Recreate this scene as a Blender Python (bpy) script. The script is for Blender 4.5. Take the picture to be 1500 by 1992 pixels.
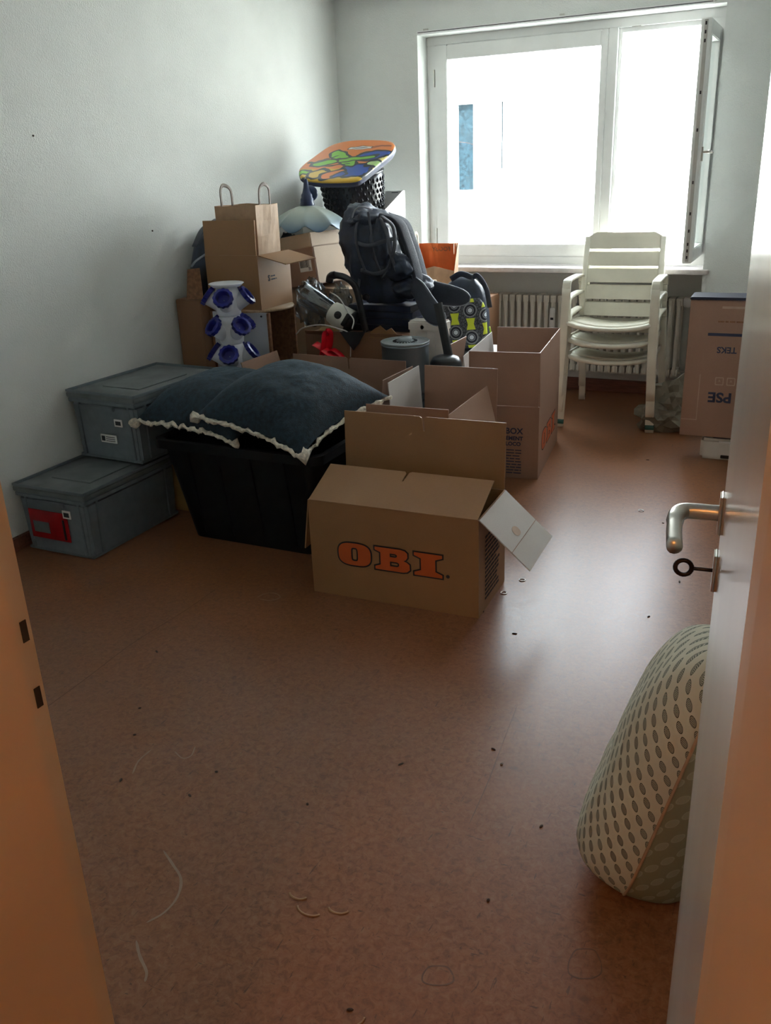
import bpy, bmesh, math, random
from mathutils import Vector, Matrix, noise as mnoise
random.seed(7)
PI = math.pi
SC = bpy.context.scene
COL = SC.collection
for o in list(bpy.data.objects): bpy.data.objects.remove(o)

# ------------------------------------------------------------------ camera
F_PX, YAW, PITCH, ROLL, CAMH = 1711.8, .4619, .37546, -.04104, 1.5
_fw = Vector((-math.sin(YAW)*math.cos(PITCH), math.cos(YAW)*math.cos(PITCH), -math.sin(PITCH)))
_rt = Vector((math.cos(YAW), math.sin(YAW), 0)); _up = _rt.cross(_fw)
CR = _rt*math.cos(ROLL)+_up*math.sin(ROLL); CU = -_rt*math.sin(ROLL)+_up*math.cos(ROLL); CW = _fw
CC = Vector((0, 0, CAMH))
cd = bpy.data.cameras.new('camera'); cam = bpy.data.objects.new('camera', cd); COL.objects.link(cam)
cd.sensor_fit = 'HORIZONTAL'; cd.sensor_width = 36; cd.lens = 36*F_PX/1500; cd.clip_start = .02; cd.clip_end = 200
m = Matrix((CR, CU, -CW)).transposed().to_4x4(); m.translation = CC; cam.matrix_world = m
SC.camera = cam
def at(px, py, x=None, y=None, z=None):
    """photo pixel -> world point on the plane x=, y= or z="""
    d = CR*(px-750)/F_PX - CU*(py-996)/F_PX + CW
    k, v = (0, x) if x is not None else (1, y) if y is not None else (2, z)
    return CC + d*((v-CC[k])/d[k])

# ------------------------------------------------------------------ light
SC.view_settings.view_transform = 'Standard'; SC.view_settings.look = 'None'
SC.view_settings.gamma = 1; SC.view_settings.use_curve_mapping = False
SC.view_settings.exposure = 2.42
w = bpy.data.worlds.new('sky'); SC.world = w; w.use_nodes = True
bg = w.node_tree.nodes['Background']; bg.inputs[0].default_value = (.86, .935, 1, 1); bg.inputs[1].default_value = 3.2
sd = bpy.data.lights.new('sun', 'SUN'); sd.energy = 8; sd.angle = .02; sd.color = (1, .985, .96)
sun = bpy.data.objects.new('sun', sd); COL.objects.link(sun)
sun.rotation_euler = Vector((-.35, .75, -.85)).to_track_quat('-Z', 'Y').to_euler()
pd = bpy.data.lights.new('window_portal', 'AREA'); pd.shape = 'RECTANGLE'; pd.size = 1.85; pd.size_y = 1.42; pd.cycles.is_portal = True
po = bpy.data.objects.new('window_portal', pd); COL.objects.link(po); po.location = (-1.6, 6.12, 1.55); po.rotation_euler = (-PI/2, 0, 0)

# ------------------------------------------------------------------ materials
MATS = {}
def nmat(name):
    mt = bpy.data.materials.new(name); mt.use_nodes = True
    nt = mt.node_tree; b = nt.nodes['Principled BSDF']; MATS[name] = mt
    return mt, nt, b
def N(nt, t, **kw):
    n = nt.nodes.new(t)
    for k, v in kw.items():
        if k in n.inputs: n.inputs[k].default_value = v
        else: setattr(n, k, v)
    return n
def ramp(nt, stops):
    r = nt.nodes.new('ShaderNodeValToRGB'); e = r.color_ramp.elements
    while len(e) < len(stops): e.new(.5)
    for i, (p, c) in enumerate(stops):
        e[i].position = p; e[i].color = (*c, 1) if len(c) == 3 else c
    return r
def M(nt, op, a, b=None, c=None, clamp=False):
    n = nt.nodes.new('ShaderNodeMath'); n.operation = op; n.use_clamp = clamp
    for i, v in enumerate((a, b, c)):
        if v is None: continue
        if isinstance(v, (int, float)): n.inputs[i].default_value = v
        else: nt.links.new(v, n.inputs[i])
    return n.outputs[0]
def mixc(nt, f, a, b):
    n = nt.nodes.new('ShaderNodeMix'); n.data_type = 'RGBA'
    for i, v in ((0, f), (6, a), (7, b)):
        if isinstance(v, (int, float)): n.inputs[i].default_value = v
        elif isinstance(v, tuple): n.inputs[i].default_value = (*v, 1)
        else: nt.links.new(v, n.inputs[i])
    return n.outputs[2]
def mat(name, col, rough=.5, metal=0, var=.12, scale=18, bump=0, bscale=60, spec=.5, sheen=0, stretch=(1, 1, 1)):
    if name in MATS: return MATS[name]
    mt, nt, b = nmat(name)
    tc = N(nt, 'ShaderNodeTexCoord'); mp = N(nt, 'ShaderNodeMapping'); mp.inputs['Scale'].default_value = stretch
    nt.links.new(tc.outputs['Object'], mp.inputs[0])
    nz = N(nt, 'ShaderNodeTexNoise', Scale=scale, Detail=4.0); nt.links.new(mp.outputs[0], nz.inputs[0])
    lo = tuple(max(0, c*(1-var)) for c in col); hi = tuple(min(1, c*(1+var)) for c in col)
    r = ramp(nt, [(.3, lo), (.7, hi)]); nt.links.new(nz.outputs[0], r.inputs[0]); nt.links.new(r.outputs[0], b.inputs['Base Color'])
    b.inputs['Roughness'].default_value = rough; b.inputs['Metallic'].default_value = metal
    b.inputs['Specular IOR Level'].default_value = spec
    if sheen: b.inputs['Sheen Weight'].default_value = sheen; b.inputs['Sheen Roughness'].default_value = .5; b.inputs['Sheen Tint'].default_value = (.40, .75, 1, 1)
    if bump:
        n2 = N(nt, 'ShaderNodeTexNoise', Scale=bscale, Detail=3.0); nt.links.new(mp.outputs[0], n2.inputs[0])
        bp = N(nt, 'ShaderNodeBump', Strength=bump, Distance=.01); nt.links.new(n2.outputs[0], bp.inputs['Height']); nt.links.new(bp.outputs[0], b.inputs['Normal'])
    return mt

mat('plaster', (.765, .785, .755), .85, var=.03, scale=4, bump=.35, bscale=170, spec=.2)
mat('ceiling_paint', (.84, .85, .83), .9, var=.02)
mat('white_paint', (.82, .83, .81), .35, var=.04, scale=6)
mat('sill_stone', (.62, .58, .56), .4, var=.1, scale=40)
mat('baseboard_wood', (.20, .075, .045), .45, var=.3, scale=12, stretch=(1, 8, 8))
mat('jamb_paint', (.72, .50, .30), .38, var=.08, scale=3)
mat('radiator_paint', (.82, .79, .70), .35, var=.05)
mat('facade', (.88, .88, .86), .9, var=.03)
mat('facade_glass', (.006, .016, .022), .6, var=.5, scale=14, spec=.15)
mat('ground', (.45, .45, .42), .9, var=.2, scale=2)
mat('cream_plastic', (.76, .73, .61), .36, var=.06, scale=9)
mat('green_tape', (.03, .13, .11), .5)
mat('crate_grey', (.165, .20, .225), .45, var=.1, scale=25, bump=.03)
mat('crate_lid', (.155, .175, .18), .5, var=.3, scale=7)
mat('red_sleeve', (.36, .012, .015), .25, var=.2)
mat('paper_white', (.80, .80, .78), .6, var=.03)
mat('ink', (.02, .022, .03), .7)
mat('ink_blue', (.03, .04, .09), .6)
mat('tub_black', (.005, .006, .008), .55, var=.2, spec=.2)
mat('velvet', (.010, .024, .038), .8, var=.5, scale=60, bump=.3, bscale=200, sheen=.06)
mat('fringe', (.72, .66, .55), .9, var=.35, scale=60, bump=.6, bscale=120)
mat('tan_card', (.50, .36, .24), .7, var=.06, scale=14)
mat('white_card', (.80, .80, .78), .6, var=.03)
mat('orange_ink', (.56, .10, .02), .55, var=.06)
mat('kraft', (.46, .30, .18), .65, var=.09, scale=30, bump=.15, bscale=14)
mat('kraft_handle', (.10, .06, .035), .6)
mat('orange_paper', (.72, .16, .03), .6, var=.08)
mat('black_fabric', (.012, .014, .020), .55, var=.35, scale=30, bump=.5, bscale=26)
mat('black_nylon', (.022, .033, .060), .47, var=.4, scale=18, bump=.3, bscale=26)
mat('strap', (.055, .064, .085), .5)
mat('mesh_pad', (.040, .048, .068), .7, bump=.4, bscale=300)
mat('piping', (.30, .33, .38), .4)
mat('black_plastic', (.012, .013, .017), .32)
mat('basket_black', (.020, .021, .026), .25, var=.3)
mat('dark_blue_plastic', (.012, .018, .045), .32)
mat('teal_box', (.05, .08, .105), .4)
mat('planter_white', (.80, .82, .88), .35, var=.03)
mat('planter_blue', (.012, .018, .22), .3, var=.2)
mat('board_white', (.62, .65, .70), .4, var=.03)
mat('chipboard', (.24, .11, .05), .6, var=.3, scale=60)
mat('wood_light', (.46, .31, .18), .5, var=.2, scale=20, stretch=(1, 10, 1))
mat('lamp_fitting', (.02, .035, .095), .3)
mat('tin', (.22, .27, .31), .35, metal=.55, var=.1, scale=5)
mat('tin_lid', (.36, .40, .42), .35, metal=.4)
mat('red_ribbon', (.75, .008, .02), .22, var=.1)
mat('blender_white', (.78, .78, .70), .3, var=.03)
mat('cable_white', (.75, .75, .72), .4)
mat('cream_leather', (.72, .66, .60), .5, var=.05, bump=.1)
mat('steel', (.55, .54, .50), .3, metal=1, var=.05)
mat('key_metal', (.05, .04, .045), .4, metal=.8)
mat('olive_cloth', (.22, .21, .165), .8, var=.12, bump=.3, bscale=40)
mat('dark_strip', (.02, .023, .05), .5)
mat('printer_white', (.70, .69, .63), .4, var=.04)
mat('chalk', (.33, .225, .165), .9)
mat('stain', (.14, .065, .035), .5)
mat('crumb', (.05, .028, .018), .8)
mat('shaving', (.34, .20, .10), .6)
mat('lime', (.40, .62, .05), .5)
mat('faint_print', (.50, .36, .27), .6)
mat('denim', (.06, .085, .115), .85, bump=.4, bscale=50)
mat('yellow_card', (.42, .27, .09), .7)
mat('dark_hole', (.05, .028, .015), .8)

def cardboard(name, col, rough=.5):
    mt, nt, b = nmat(name)
    tc = N(nt, 'ShaderNodeTexCoord')
    n1 = N(nt, 'ShaderNodeTexNoise', Scale=5.0, Detail=3.0); nt.links.new(tc.outputs['Object'], n1.inputs[0])
    n2 = N(nt, 'ShaderNodeTexNoise', Scale=420.0, Detail=2.0); nt.links.new(tc.outputs['Object'], n2.inputs[0])
    r1 = ramp(nt, [(.3, tuple(c*.93 for c in col)), (.7, tuple(c*1.06 for c in col))]); nt.links.new(n1.outputs[0], r1.inputs[0])
    r2 = ramp(nt, [(.30, tuple(c*.72 for c in col)), (.5, col)]); nt.links.new(n2.outputs[0], r2.inputs[0])
    nt.links.new(mixc(nt, .35, r1.outputs[0], r2.outputs[0]), b.inputs['Base Color'])
    b.inputs['Roughness'].default_value = rough; b.inputs['Specular IOR Level'].default_value = .55
    wv = N(nt, 'ShaderNodeTexWave', Scale=60.0, Distortion=.6); wv.bands_direction = 'Y'; nt.links.new(tc.outputs['Object'], wv.inputs[0])
    bp = N(nt, 'ShaderNodeBump', Strength=.06, Distance=.003); nt.links.new(wv.outputs[0], bp.inputs['Height']); nt.links.new(bp.outputs[0], b.inputs['Normal'])
    return mt
cardboard('cardboard', (.325, .170, .070))
cardboard('cardboard_liner', (.56, .52, .49))  # paler, greyer board for three of the box flaps
cardboard('cardboard_dark', (.27, .135, .070))
cardboard('cardboard_pale', (.50, .37, .255))
cardboard('cardboard_rose', (.36, .215, .15))

def floor_material():
    mt, nt, b = nmat('linoleum')
    tc = N(nt, 'ShaderNodeTexCoord')
    base = (.250, .098, .041)
    big = N(nt, 'ShaderNodeTexNoise', Scale=2.2, Detail=5.0, Roughness=.6); nt.links.new(tc.outputs['Object'], big.inputs[0])
    mid = N(nt, 'ShaderNodeTexNoise', Scale=58.0, Detail=6.0, Roughness=.7, Distortion=.8); nt.links.new(tc.outputs['Object'], mid.inputs[0])
    r1 = ramp(nt, [(.32, tuple(c*.80 for c in base)), (.68, tuple(c*1.18 for c in base))]); nt.links.new(big.outputs[0], r1.inputs[0])
    r2 = ramp(nt, [(.33, (.115, .047, .023)), (.5, base), (.70, (.33, .165, .085))]); nt.links.new(mid.outputs[0], r2.inputs[0])
    c = mixc(nt, .64, r1.outputs[0], r2.outputs[0])
    fine = N(nt, 'ShaderNodeTexNoise', Scale=150.0, Detail=3.0); nt.links.new(tc.outputs['Object'], fine.inputs[0])
    r3 = ramp(nt, [(.27, (1, 1, 1)), (.34, (0, 0, 0))]); nt.links.new(fine.outputs[0], r3.inputs[0])
    c = mixc(nt, M(nt, 'MULTIPLY', r3.outputs[0], .7), c, (.06, .03, .02))
    # short scratches: stretched voronoi edges, masked
    scr = None
    for k, (ang, sc, th) in enumerate(((.5, (26, 190, 1), .988), (2.0, (170, 22, 1), .988))):
        mp = N(nt, 'ShaderNodeMapping'); mp.inputs['Rotation'].default_value = (0, 0, ang); mp.inputs['Scale'].default_value = sc
        nt.links.new(tc.outputs['Object'], mp.inputs[0])
        nz = N(nt, 'ShaderNodeTexNoise', Scale=1.0, Detail=1.0, Distortion=1.2); nt.links.new(mp.outputs[0], nz.inputs[0])
        rr = ramp(nt, [(.25, (1, 1, 1)), (.275, (0, 0, 0))]); nt.links.new(nz.outputs[0], rr.inputs[0])
        scr = rr.outputs[0] if scr is None else M(nt, 'MAXIMUM', scr, rr.outputs[0])
    c = mixc(nt, M(nt, 'MULTIPLY', scr, .6), c, (.05, .028, .02))
    # dusty pale bloom in patches
    du = N(nt, 'ShaderNodeTexNoise', Scale=1.1, Detail=8.0, Roughness=.7); nt.links.new(tc.outputs['Object'], du.inputs[0])
    r4 = ramp(nt, [(.48, (0, 0, 0)), (.75, (1, 1, 1))]); nt.links.new(du.outputs[0], r4.inputs[0])
    c = mixc(nt, M(nt, 'MULTIPLY', r4.outputs[0], .25), c, (.27, .18, .14))
    nt.links.new(c, b.inputs['Base Color'])
    rg = ramp(nt, [(.3, (.30, .30, .30)), (.7, (.44, .44, .44))]); nt.links.new(mid.outputs[0], rg.inputs[0]); nt.links.new(rg.outputs[0], b.inputs['Roughness'])
    b.inputs['Specular IOR Level'].default_value = .20; b.inputs['Coat Weight'].default_value = .44; b.inputs['Coat Roughness'].default_value = .30
    bp = N(nt, 'ShaderNodeBump', Strength=.10, Distance=.004); nt.links.new(mid.outputs[0], bp.inputs['Height']); nt.links.new(bp.outputs[0], b.inputs['Normal'])
floor_material()

def glass_material(name, tint, gloss=.10, rough=.02):
    mt, nt, b = nmat(name); nt.nodes.remove(b)
    t = N(nt, 'ShaderNodeBsdfTransparent'); t.inputs[0].default_value = (*tint, 1)
    g = N(nt, 'ShaderNodeBsdfGlossy', Roughness=rough); g.inputs[0].default_value = (.9, .95, 1, 1)
    nz = N(nt, 'ShaderNodeTexNoise', Scale=9.0); r = ramp(nt, [(.3, (gloss*.8,)*3), (.7, (gloss*1.2,)*3)]); nt.links.new(nz.outputs[0], r.inputs[0])
    mx = N(nt, 'ShaderNodeMixShader'); nt.links.new(r.outputs[0], mx.inputs[0]); nt.links.new(t.outputs[0], mx.inputs[1]); nt.links.new(g.outputs[0], mx.inputs[2])
    nt.links.new(mx.outputs[0], nt.nodes['Material Output'].inputs[0])
glass_material('window_glass', (.97, .985, .98), .06)
glass_material('jar_glass', (.72, .74, .75), .16, .12)
glass_material('bag_film', (.62, .64, .64), .09, .28)

def door_material():
    mt, nt, b = nmat('door_lacquer')
    tc = N(nt, 'ShaderNodeTexCoord'); mp = N(nt, 'ShaderNodeMapping'); mp.inputs['Scale'].default_value = (1, 1, .15)
    nt.links.new(tc.outputs['Object'], mp.inputs[0])
    nz = N(nt, 'ShaderNodeTexNoise', Scale=3.0, Detail=3.0); nt.links.new(mp.outputs[0], nz.inputs[0])
    r = ramp(nt, [(.3, (.60, .58, .55)), (.7, (.68, .665, .63))]); nt.links.new(nz.outputs[0], r.inputs[0]); nt.links.new(r.outputs[0], b.inputs['Base Color'])
    b.inputs['Roughness'].default_value = .20; b.inputs['Specular IOR Level'].default_value = .5
door_material()

def lamp_glass():
    mt, nt, b = nmat('lamp_glass')
    tc = N(nt, 'ShaderNodeTexCoord'); sp = N(nt, 'ShaderNodeSeparateXYZ'); nt.links.new(tc.outputs['Object'], sp.inputs[0])
    nz = N(nt, 'ShaderNodeTexNoise', Scale=14.0); nt.links.new(tc.outputs['Object'], nz.inputs[0])
    h = M(nt, 'ADD', sp.outputs[2], M(nt, 'MULTIPLY', nz.outputs[0], .02))
    r = ramp(nt, [(.0, (.05, .12, .22)), (.38, (.21, .28, .30)), (.80, (.36, .40, .35))])
    nt.links.new(M(nt, 'MULTIPLY', h, 7.5), r.inputs[0]); nt.links.new(r.outputs[0], b.inputs['Base Color'])
    b.inputs['Roughness'].default_value = .35
    b.inputs['Transmission Weight'].default_value = 0; b.inputs['Subsurface Weight'].default_value = .25; b.inputs['Subsurface Radius'].default_value = (.02, .02, .02)
lamp_glass()

def leaf_fabric(name, ground, leaf, pu, pv):
    """rows of small slanted leaves on cloth, laid out on the local y/z plane"""
    mt, nt, b = nmat(name)
    tc = N(nt, 'ShaderNodeTexCoord'); sp = N(nt, 'ShaderNodeSeparateXYZ'); nt.links.new(tc.outputs['UV'], sp.inputs[0])
    u, v = sp.outputs[0], sp.outputs[1]
    row = M(nt, 'FLOOR', M(nt, 'DIVIDE', v, pv))
    us = M(nt, 'ADD', M(nt, 'DIVIDE', u, pu), M(nt, 'MULTIPLY', M(nt, 'MODULO', row, 2.0), .5))
    fu = M(nt, 'SUBTRACT', M(nt, 'FRACT', us), .5); fv = M(nt, 'SUBTRACT', M(nt, 'FRACT', M(nt, 'DIVIDE', v, pv)), .5)
    fu = M(nt, 'MULTIPLY', fu, pu); fv = M(nt, 'MULTIPLY', fv, pv*1.0)
    ca, sa = math.cos(.95), math.sin(.95)
    a = M(nt, 'ADD', M(nt, 'MULTIPLY', fu, ca), M(nt, 'MULTIPLY', fv, sa)); c = M(nt, 'SUBTRACT', M(nt, 'MULTIPLY', fv, ca), M(nt, 'MULTIPLY', fu, sa))
    la, lb = pv*.52, pv*.27
    d = M(nt, 'ADD', M(nt, 'POWER', M(nt, 'ABSOLUTE', M(nt, 'DIVIDE', a, la)), 1.5), M(nt, 'POWER', M(nt, 'ABSOLUTE', M(nt, 'DIVIDE', c, lb)), 2.0))
    msk = M(nt, 'LESS_THAN', d, 1.0)
    vein = M(nt, 'GREATER_THAN', M(nt, 'FRACT', M(nt, 'MULTIPLY', M(nt, 'ADD', a, M(nt, 'MULTIPLY', M(nt, 'ABSOLUTE', c), .8)), 330)), .32)
    msk = M(nt, 'MULTIPLY', msk, M(nt, 'MAXIMUM', vein, M(nt, 'GREATER_THAN', d, .7)))
    nt.links.new(mixc(nt, msk, ground, leaf), b.inputs['Base Color'])
    b.inputs['Roughness'].default_value = .9; b.inputs['Specular IOR Level'].default_value = .2
    nz = N(nt, 'ShaderNodeTexNoise', Scale=9.0, Detail=3.0); nt.links.new(tc.outputs['Object'], nz.inputs[0])
    bp = N(nt, 'ShaderNodeBump', Strength=.35, Distance=.02); nt.links.new(nz.outputs[0], bp.inputs['Height']); nt.links.new(bp.outputs[0], b.inputs['Normal'])
leaf_fabric('leaf_fabric', (.56, .55, .44), (.13, .145, .125), .036, .024)
leaf_fabric('leaf_fabric_back', (.25, .255, .175), (.36, .365, .27), .045, .032)

def school_pattern():
    mt, nt, b = nmat('school_pattern')
    tc = N(nt, 'ShaderNodeTexCoord'); sp = N(nt, 'ShaderNodeSeparateXYZ'); nt.links.new(tc.outputs['Object'], sp.inputs[0])
    x, z = sp.outputs[0], sp.outputs[2]
    px, pz = .088, .150
    col = M(nt, 'FLOOR', M(nt, 'DIVIDE', x, px))
    fx = M(nt, 'MULTIPLY', M(nt, 'SUBTRACT', M(nt, 'FRACT', M(nt, 'DIVIDE', x, px)), .5), px)
    zz = M(nt, 'ADD', M(nt, 'DIVIDE', z, pz), M(nt, 'MULTIPLY', col, .22))
    fz = M(nt, 'MULTIPLY', M(nt, 'SUBTRACT', M(nt, 'FRACT', zz), .5), pz)
    d = M(nt, 'SQRT', M(nt, 'ADD', M(nt, 'MULTIPLY', fx, fx), M(nt, 'MULTIPLY', fz, fz)))
    vo = N(nt, 'ShaderNodeTexVoronoi', Scale=65.0); vo.feature = 'DISTANCE_TO_EDGE'; nt.links.new(tc.outputs['Object'], vo.inputs[0])
    bgc = mixc(nt, M(nt, 'LESS_THAN', vo.outputs[0], .09), (.10, .11, .13), (.02, .025, .03))
    g2 = M(nt, 'SUBTRACT', M(nt, 'ABSOLUTE', fz), pz*.5)
    yel = M(nt, 'MULTIPLY', M(nt, 'LESS_THAN', M(nt, 'ABSOLUTE', fx), M(nt, 'ADD', .017, M(nt, 'MULTIPLY', M(nt, 'ABSOLUTE', g2), .25))), M(nt, 'LESS_THAN', M(nt, 'ABSOLUTE', g2), .032))
    c = mixc(nt, yel, bgc, (.72, .82, .05))
    for r, cc in ((.038, (.30, .32, .33)), (.032, (.012, .016, .03)), (.021, (.30, .33, .36)), (.0165, (.015, .02, .03)), (.0125, (.75, .82, .86))):
        c = mixc(nt, M(nt, 'LESS_THAN', d, r), c, cc)
    nt.links.new(c, b.inputs['Base Color']); b.inputs['Roughness'].default_value = .6
school_pattern()

def bodyboard_print():
    """bold painted shapes: orange ground, blue blobs, green and yellow strokes with black outlines (local metres)"""
    mt, nt, b = nmat('bodyboard_print')
    tc = N(nt, 'ShaderNodeTexCoord')
    nz = N(nt, 'ShaderNodeTexNoise', Scale=8.0, Detail=2.0); nt.links.new(tc.outputs['Object'], nz.inputs[0])
    ad = nt.nodes.new('ShaderNodeMixRGB'); ad.blend_type = 'LINEAR_LIGHT'; ad.inputs[0].default_value = .045
    nt.links.new(tc.outputs['Object'], ad.inputs[1]); nt.links.new(nz.outputs[1], ad.inputs[2])
    sp = N(nt, 'ShaderNodeSeparateXYZ'); nt.links.new(ad.outputs[0], sp.inputs[0])
    x, y = sp.outputs[0], sp.outputs[1]
    c = mixc(nt, M(nt, 'LESS_THAN', y, -.10), (.80, .24, .055), (.74, .46, .04))
    def blob(cx, cy, rx, ry, ang, colr, outline=.017):
        nonlocal c
        ca, sa = math.cos(ang), math.sin(ang)
        dx = M(nt, 'SUBTRACT', x, cx); dy = M(nt, 'SUBTRACT', y, cy)
        a = M(nt, 'ADD', M(nt, 'MULTIPLY', dx, ca), M(nt, 'MULTIPLY', dy, sa)); e = M(nt, 'SUBTRACT', M(nt, 'MULTIPLY', dy, ca), M(nt, 'MULTIPLY', dx, sa))
        def ms(k):
            return M(nt, 'LESS_THAN', M(nt, 'ADD', M(nt, 'POWER', M(nt, 'ABSOLUTE', M(nt, 'DIVIDE', a, rx+k)), 3.0), M(nt, 'POWER', M(nt, 'ABSOLUTE', M(nt, 'DIVIDE', e, ry+k)), 3.0)), 1.0)
        c = mixc(nt, ms(outline), c, (.012, .016, .02)); c = mixc(nt, ms(0), c, colr)
    G, B, Yl, O, Wt = (.22, .58, .05), (.018, .085, .42), (.78, .52, .05), (.82, .24, .05), (.8, .8, .8)
    blob(.17, .05, .11, .055, .1, B); blob(.13, -.14, .085, .075, .3, B)
    blob(-.02, .03, .15, .030, -.75, G); blob(.06, .02, .13, .022, .15, G); blob(-.13, -.02, .08, .025, .3, G)
    blob(-.24, -.15, .14, .018, .05, G); blob(-.22, -.195, .15, .014, .12, Yl); blob(-.10, -.16, .05, .05, .5, Yl); blob(.0, -.18, .07, .045, .3, O)
    blob(-.30, -.20, .05, .02, .2, B); blob(.27, .02, .028, .12, -.35, (.78, .66, .22)); blob(.22, -.06, .030, .028, 0, (.45, .68, .25)); blob(.30, .14, .03, .03, 0, (.2, .35, .4)); blob(-.16, .02, .10, .008, .5, (.02, .03, .02), .002); blob(.05, -.19, .03, .02, .6, B); blob(-.06, -.06, .12, .006, .1, (.02, .03, .02), .002)
    blob(.02, .175, .075, .022, .03, Wt, .006); blob(.02, .178, .05, .006, .03, (.02, .02, .02), 0)
    blob(.16, .185, .07, .008, .08, (.5, .10, .02), .004)
    nt.links.new(c, b.inputs['Base Color']); b.inputs['Roughness'].default_value = .28; b.inputs['Coat Weight'].default_value = .3
bodyboard_print()

# ------------------------------------------------------------------ mesh helpers
class MB:
    def __init__(s): s.v = []; s.f = []; s.uv = None
    def add(s, vs, fs):
        o = len(s.v); s.v += [Vector(p) for p in vs]; s.f += [tuple(i+o for i in f) for f in fs]; return s
    def hexa(s, p):          # 8 points: bottom 4 ccw, top 4 ccw
        return s.add(p, [(3, 2, 1, 0), (4, 5, 6, 7), (0, 1, 5, 4), (1, 2, 6, 5), (2, 3, 7, 6), (3, 0, 4, 7)])
    def box(s, x0, x1, y0, y1, z0, z1):
        return s.hexa([(x0, y0, z0), (x1, y0, z0), (x1, y1, z0), (x0, y1, z0), (x0, y0, z1), (x1, y0, z1), (x1, y1, z1), (x0, y1, z1)])
    def frust(s, b, t):      # (x0,x1,y0,y1,z) bottom / top
        return s.hexa([(b[0], b[2], b[4]), (b[1], b[2], b[4]), (b[1], b[3], b[4]), (b[0], b[3], b[4]), (t[0], t[2], t[4]), (t[1], t[2], t[4]), (t[1], t[3], t[4]), (t[0], t[3], t[4])])
    def prism(s, poly, z0, z1):
        n = len(poly)
        return s.add([(x, y, z0) for x, y in poly]+[(x, y, z1) for x, y in poly],
                     [tuple(reversed(range(n))), tuple(range(n, 2*n))]+[(i, (i+1) % n, n+(i+1) % n, n+i) for i in range(n)])
    def loft(s, rings, cap=True, closed=True):
        n = len(rings[0]); vs = [p for r in rings for p in r]; fs = []
        for k in range(len(rings)-1):
            for i in range(n if closed else n-1):
                j = (i+1) % n; fs.append((k*n+i, k*n+j, (k+1)*n+j, (k+1)*n+i))
        if cap: fs += [tuple(reversed(range(n))), tuple(range((len(rings)-1)*n, len(rings)*n))]
        return s.add(vs, fs)
    def tube(s, pts, r, n=8, flat=None, up=None, loop=False):
        """round tube, or strap when flat=(half width, half thickness); up = direction across the strap"""
        pts = [Vector(p) for p in pts]; rings = []; nrm = None
        for i, p in enumerate(pts):
            a = pts[i-1] if (i > 0 or loop) else p; b = pts[(i+1) % len(pts)] if (i < len(pts)-1 or loop) else p
            t = (b-a).normalized()
            if up is not None: nrm = (Vector(up)-t*Vector(up).dot(t)).normalized()
            elif nrm is None:
                q = Vector((0, 0, 1)) if abs(t.z) < .9 else Vector((1, 0, 0)); nrm = (q-t*q.dot(t)).normalized()
            else: nrm = (nrm-t*nrm.dot(t)).normalized()
            bn = t.cross(nrm); rr = r[i] if isinstance(r, (list, tuple)) else r
            ring = []
            for k in range(n):
                an = 2*PI*k/n
                if flat:
                    cx, cy = math.cos(an), math.sin(an); e = .4
                    ring.append(p+nrm*flat[0]*math.copysign(abs(cx)**e, cx)+bn*flat[1]*math.copysign(abs(cy)**e, cy))
                else: ring.append(p+(nrm*math.cos(an)+bn*math.sin(an))*rr)
            rings.append(ring)
        if loop: rings.append(rings[0])
        return s.loft(rings, cap=not loop)
    def lathe(s, prof, n=24, c=(0, 0, 0), cap=True):
        c = Vector(c)
        return s.loft([[c+Vector((r*math.cos(2*PI*k/n), r*math.sin(2*PI*k/n), z)) for k in range(n)] for r, z in prof], cap)
    def xf(s, mtx):
        s.v = [mtx @ p for p in s.v]; return s
    def build(s, name, mt, parent=None, smooth=False, bevel=0, seg=2, loc=None, subd=0):
        me = bpy.data.meshes.new(name); me.from_pydata([tuple(p) for p in s.v], [], s.f)
        bm = bmesh.new(); bm.from_mesh(me); bmesh.ops.recalc_face_normals(bm, faces=bm.faces)
        if bevel: bmesh.ops.bevel(bm, geom=[e for e in bm.edges if len(e.link_faces) == 2 and e.calc_face_angle(0) > .35], offset=bevel, segments=seg, affect='EDGES', clamp_overlap=True)
        bm.to_mesh(me); bm.free()
        if smooth:
            for p in me.polygons: p.use_smooth = True
        me.materials.append(MATS[mt])
        o = bpy.data.objects.new(name, me); COL.objects.link(o)
        if parent: o.parent = parent
        if loc is not None: o.location = loc
        if subd: md = o.modifiers.new('sub', 'SUBSURF'); md.levels = md.render_levels = subd
        return o
def tag(o, label, cat, group=None):
    o['label'] = label; o['category'] = cat
    if group: o['group'] = group
    return o
def thing(name, label, cat, loc=(0, 0, 0), rz=0, group=None, rot=None):
    o = bpy.data.objects.new(name, None); COL.objects.link(o); o.empty_display_size = .05
    o.location = loc; o.rotation_euler = rot if rot else (0, 0, rz); return tag(o, label, cat, group)
def struct(o): o['kind'] = 'structure'; return o
def sroot(name, loc=(0, 0, 0), rz=0):
    o = bpy.data.objects.new(name, None); COL.objects.link(o); o.location = loc; o.rotation_euler = (0, 0, rz); return struct(o)
def copy_tree(o, parent=None):
    c = o.copy(); COL.objects.link(c)
    if parent: c.parent = parent
    for ch in o.children: copy_tree(ch, c)
    return c
def shape2d(name, polys, mt, parent, mtx, offset=0, ext=.0004):
    """flat printed shape (outer and hole outlines) as a mesh, placed with mtx in the parent's space"""
    cu = bpy.data.curves.new(name, 'CURVE'); cu.dimensions = '2D'; cu.fill_mode = 'BOTH'; cu.offset = offset; cu.extrude = ext
    for p in polys:
        sp = cu.splines.new('POLY'); sp.points.add(len(p)-1); sp.use_cyclic_u = True
        for q, (x, y) in zip(sp.points, p): q.co = (x, y, 0, 1)
    return _tomesh(name, cu, mt, parent, mtx)
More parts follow.
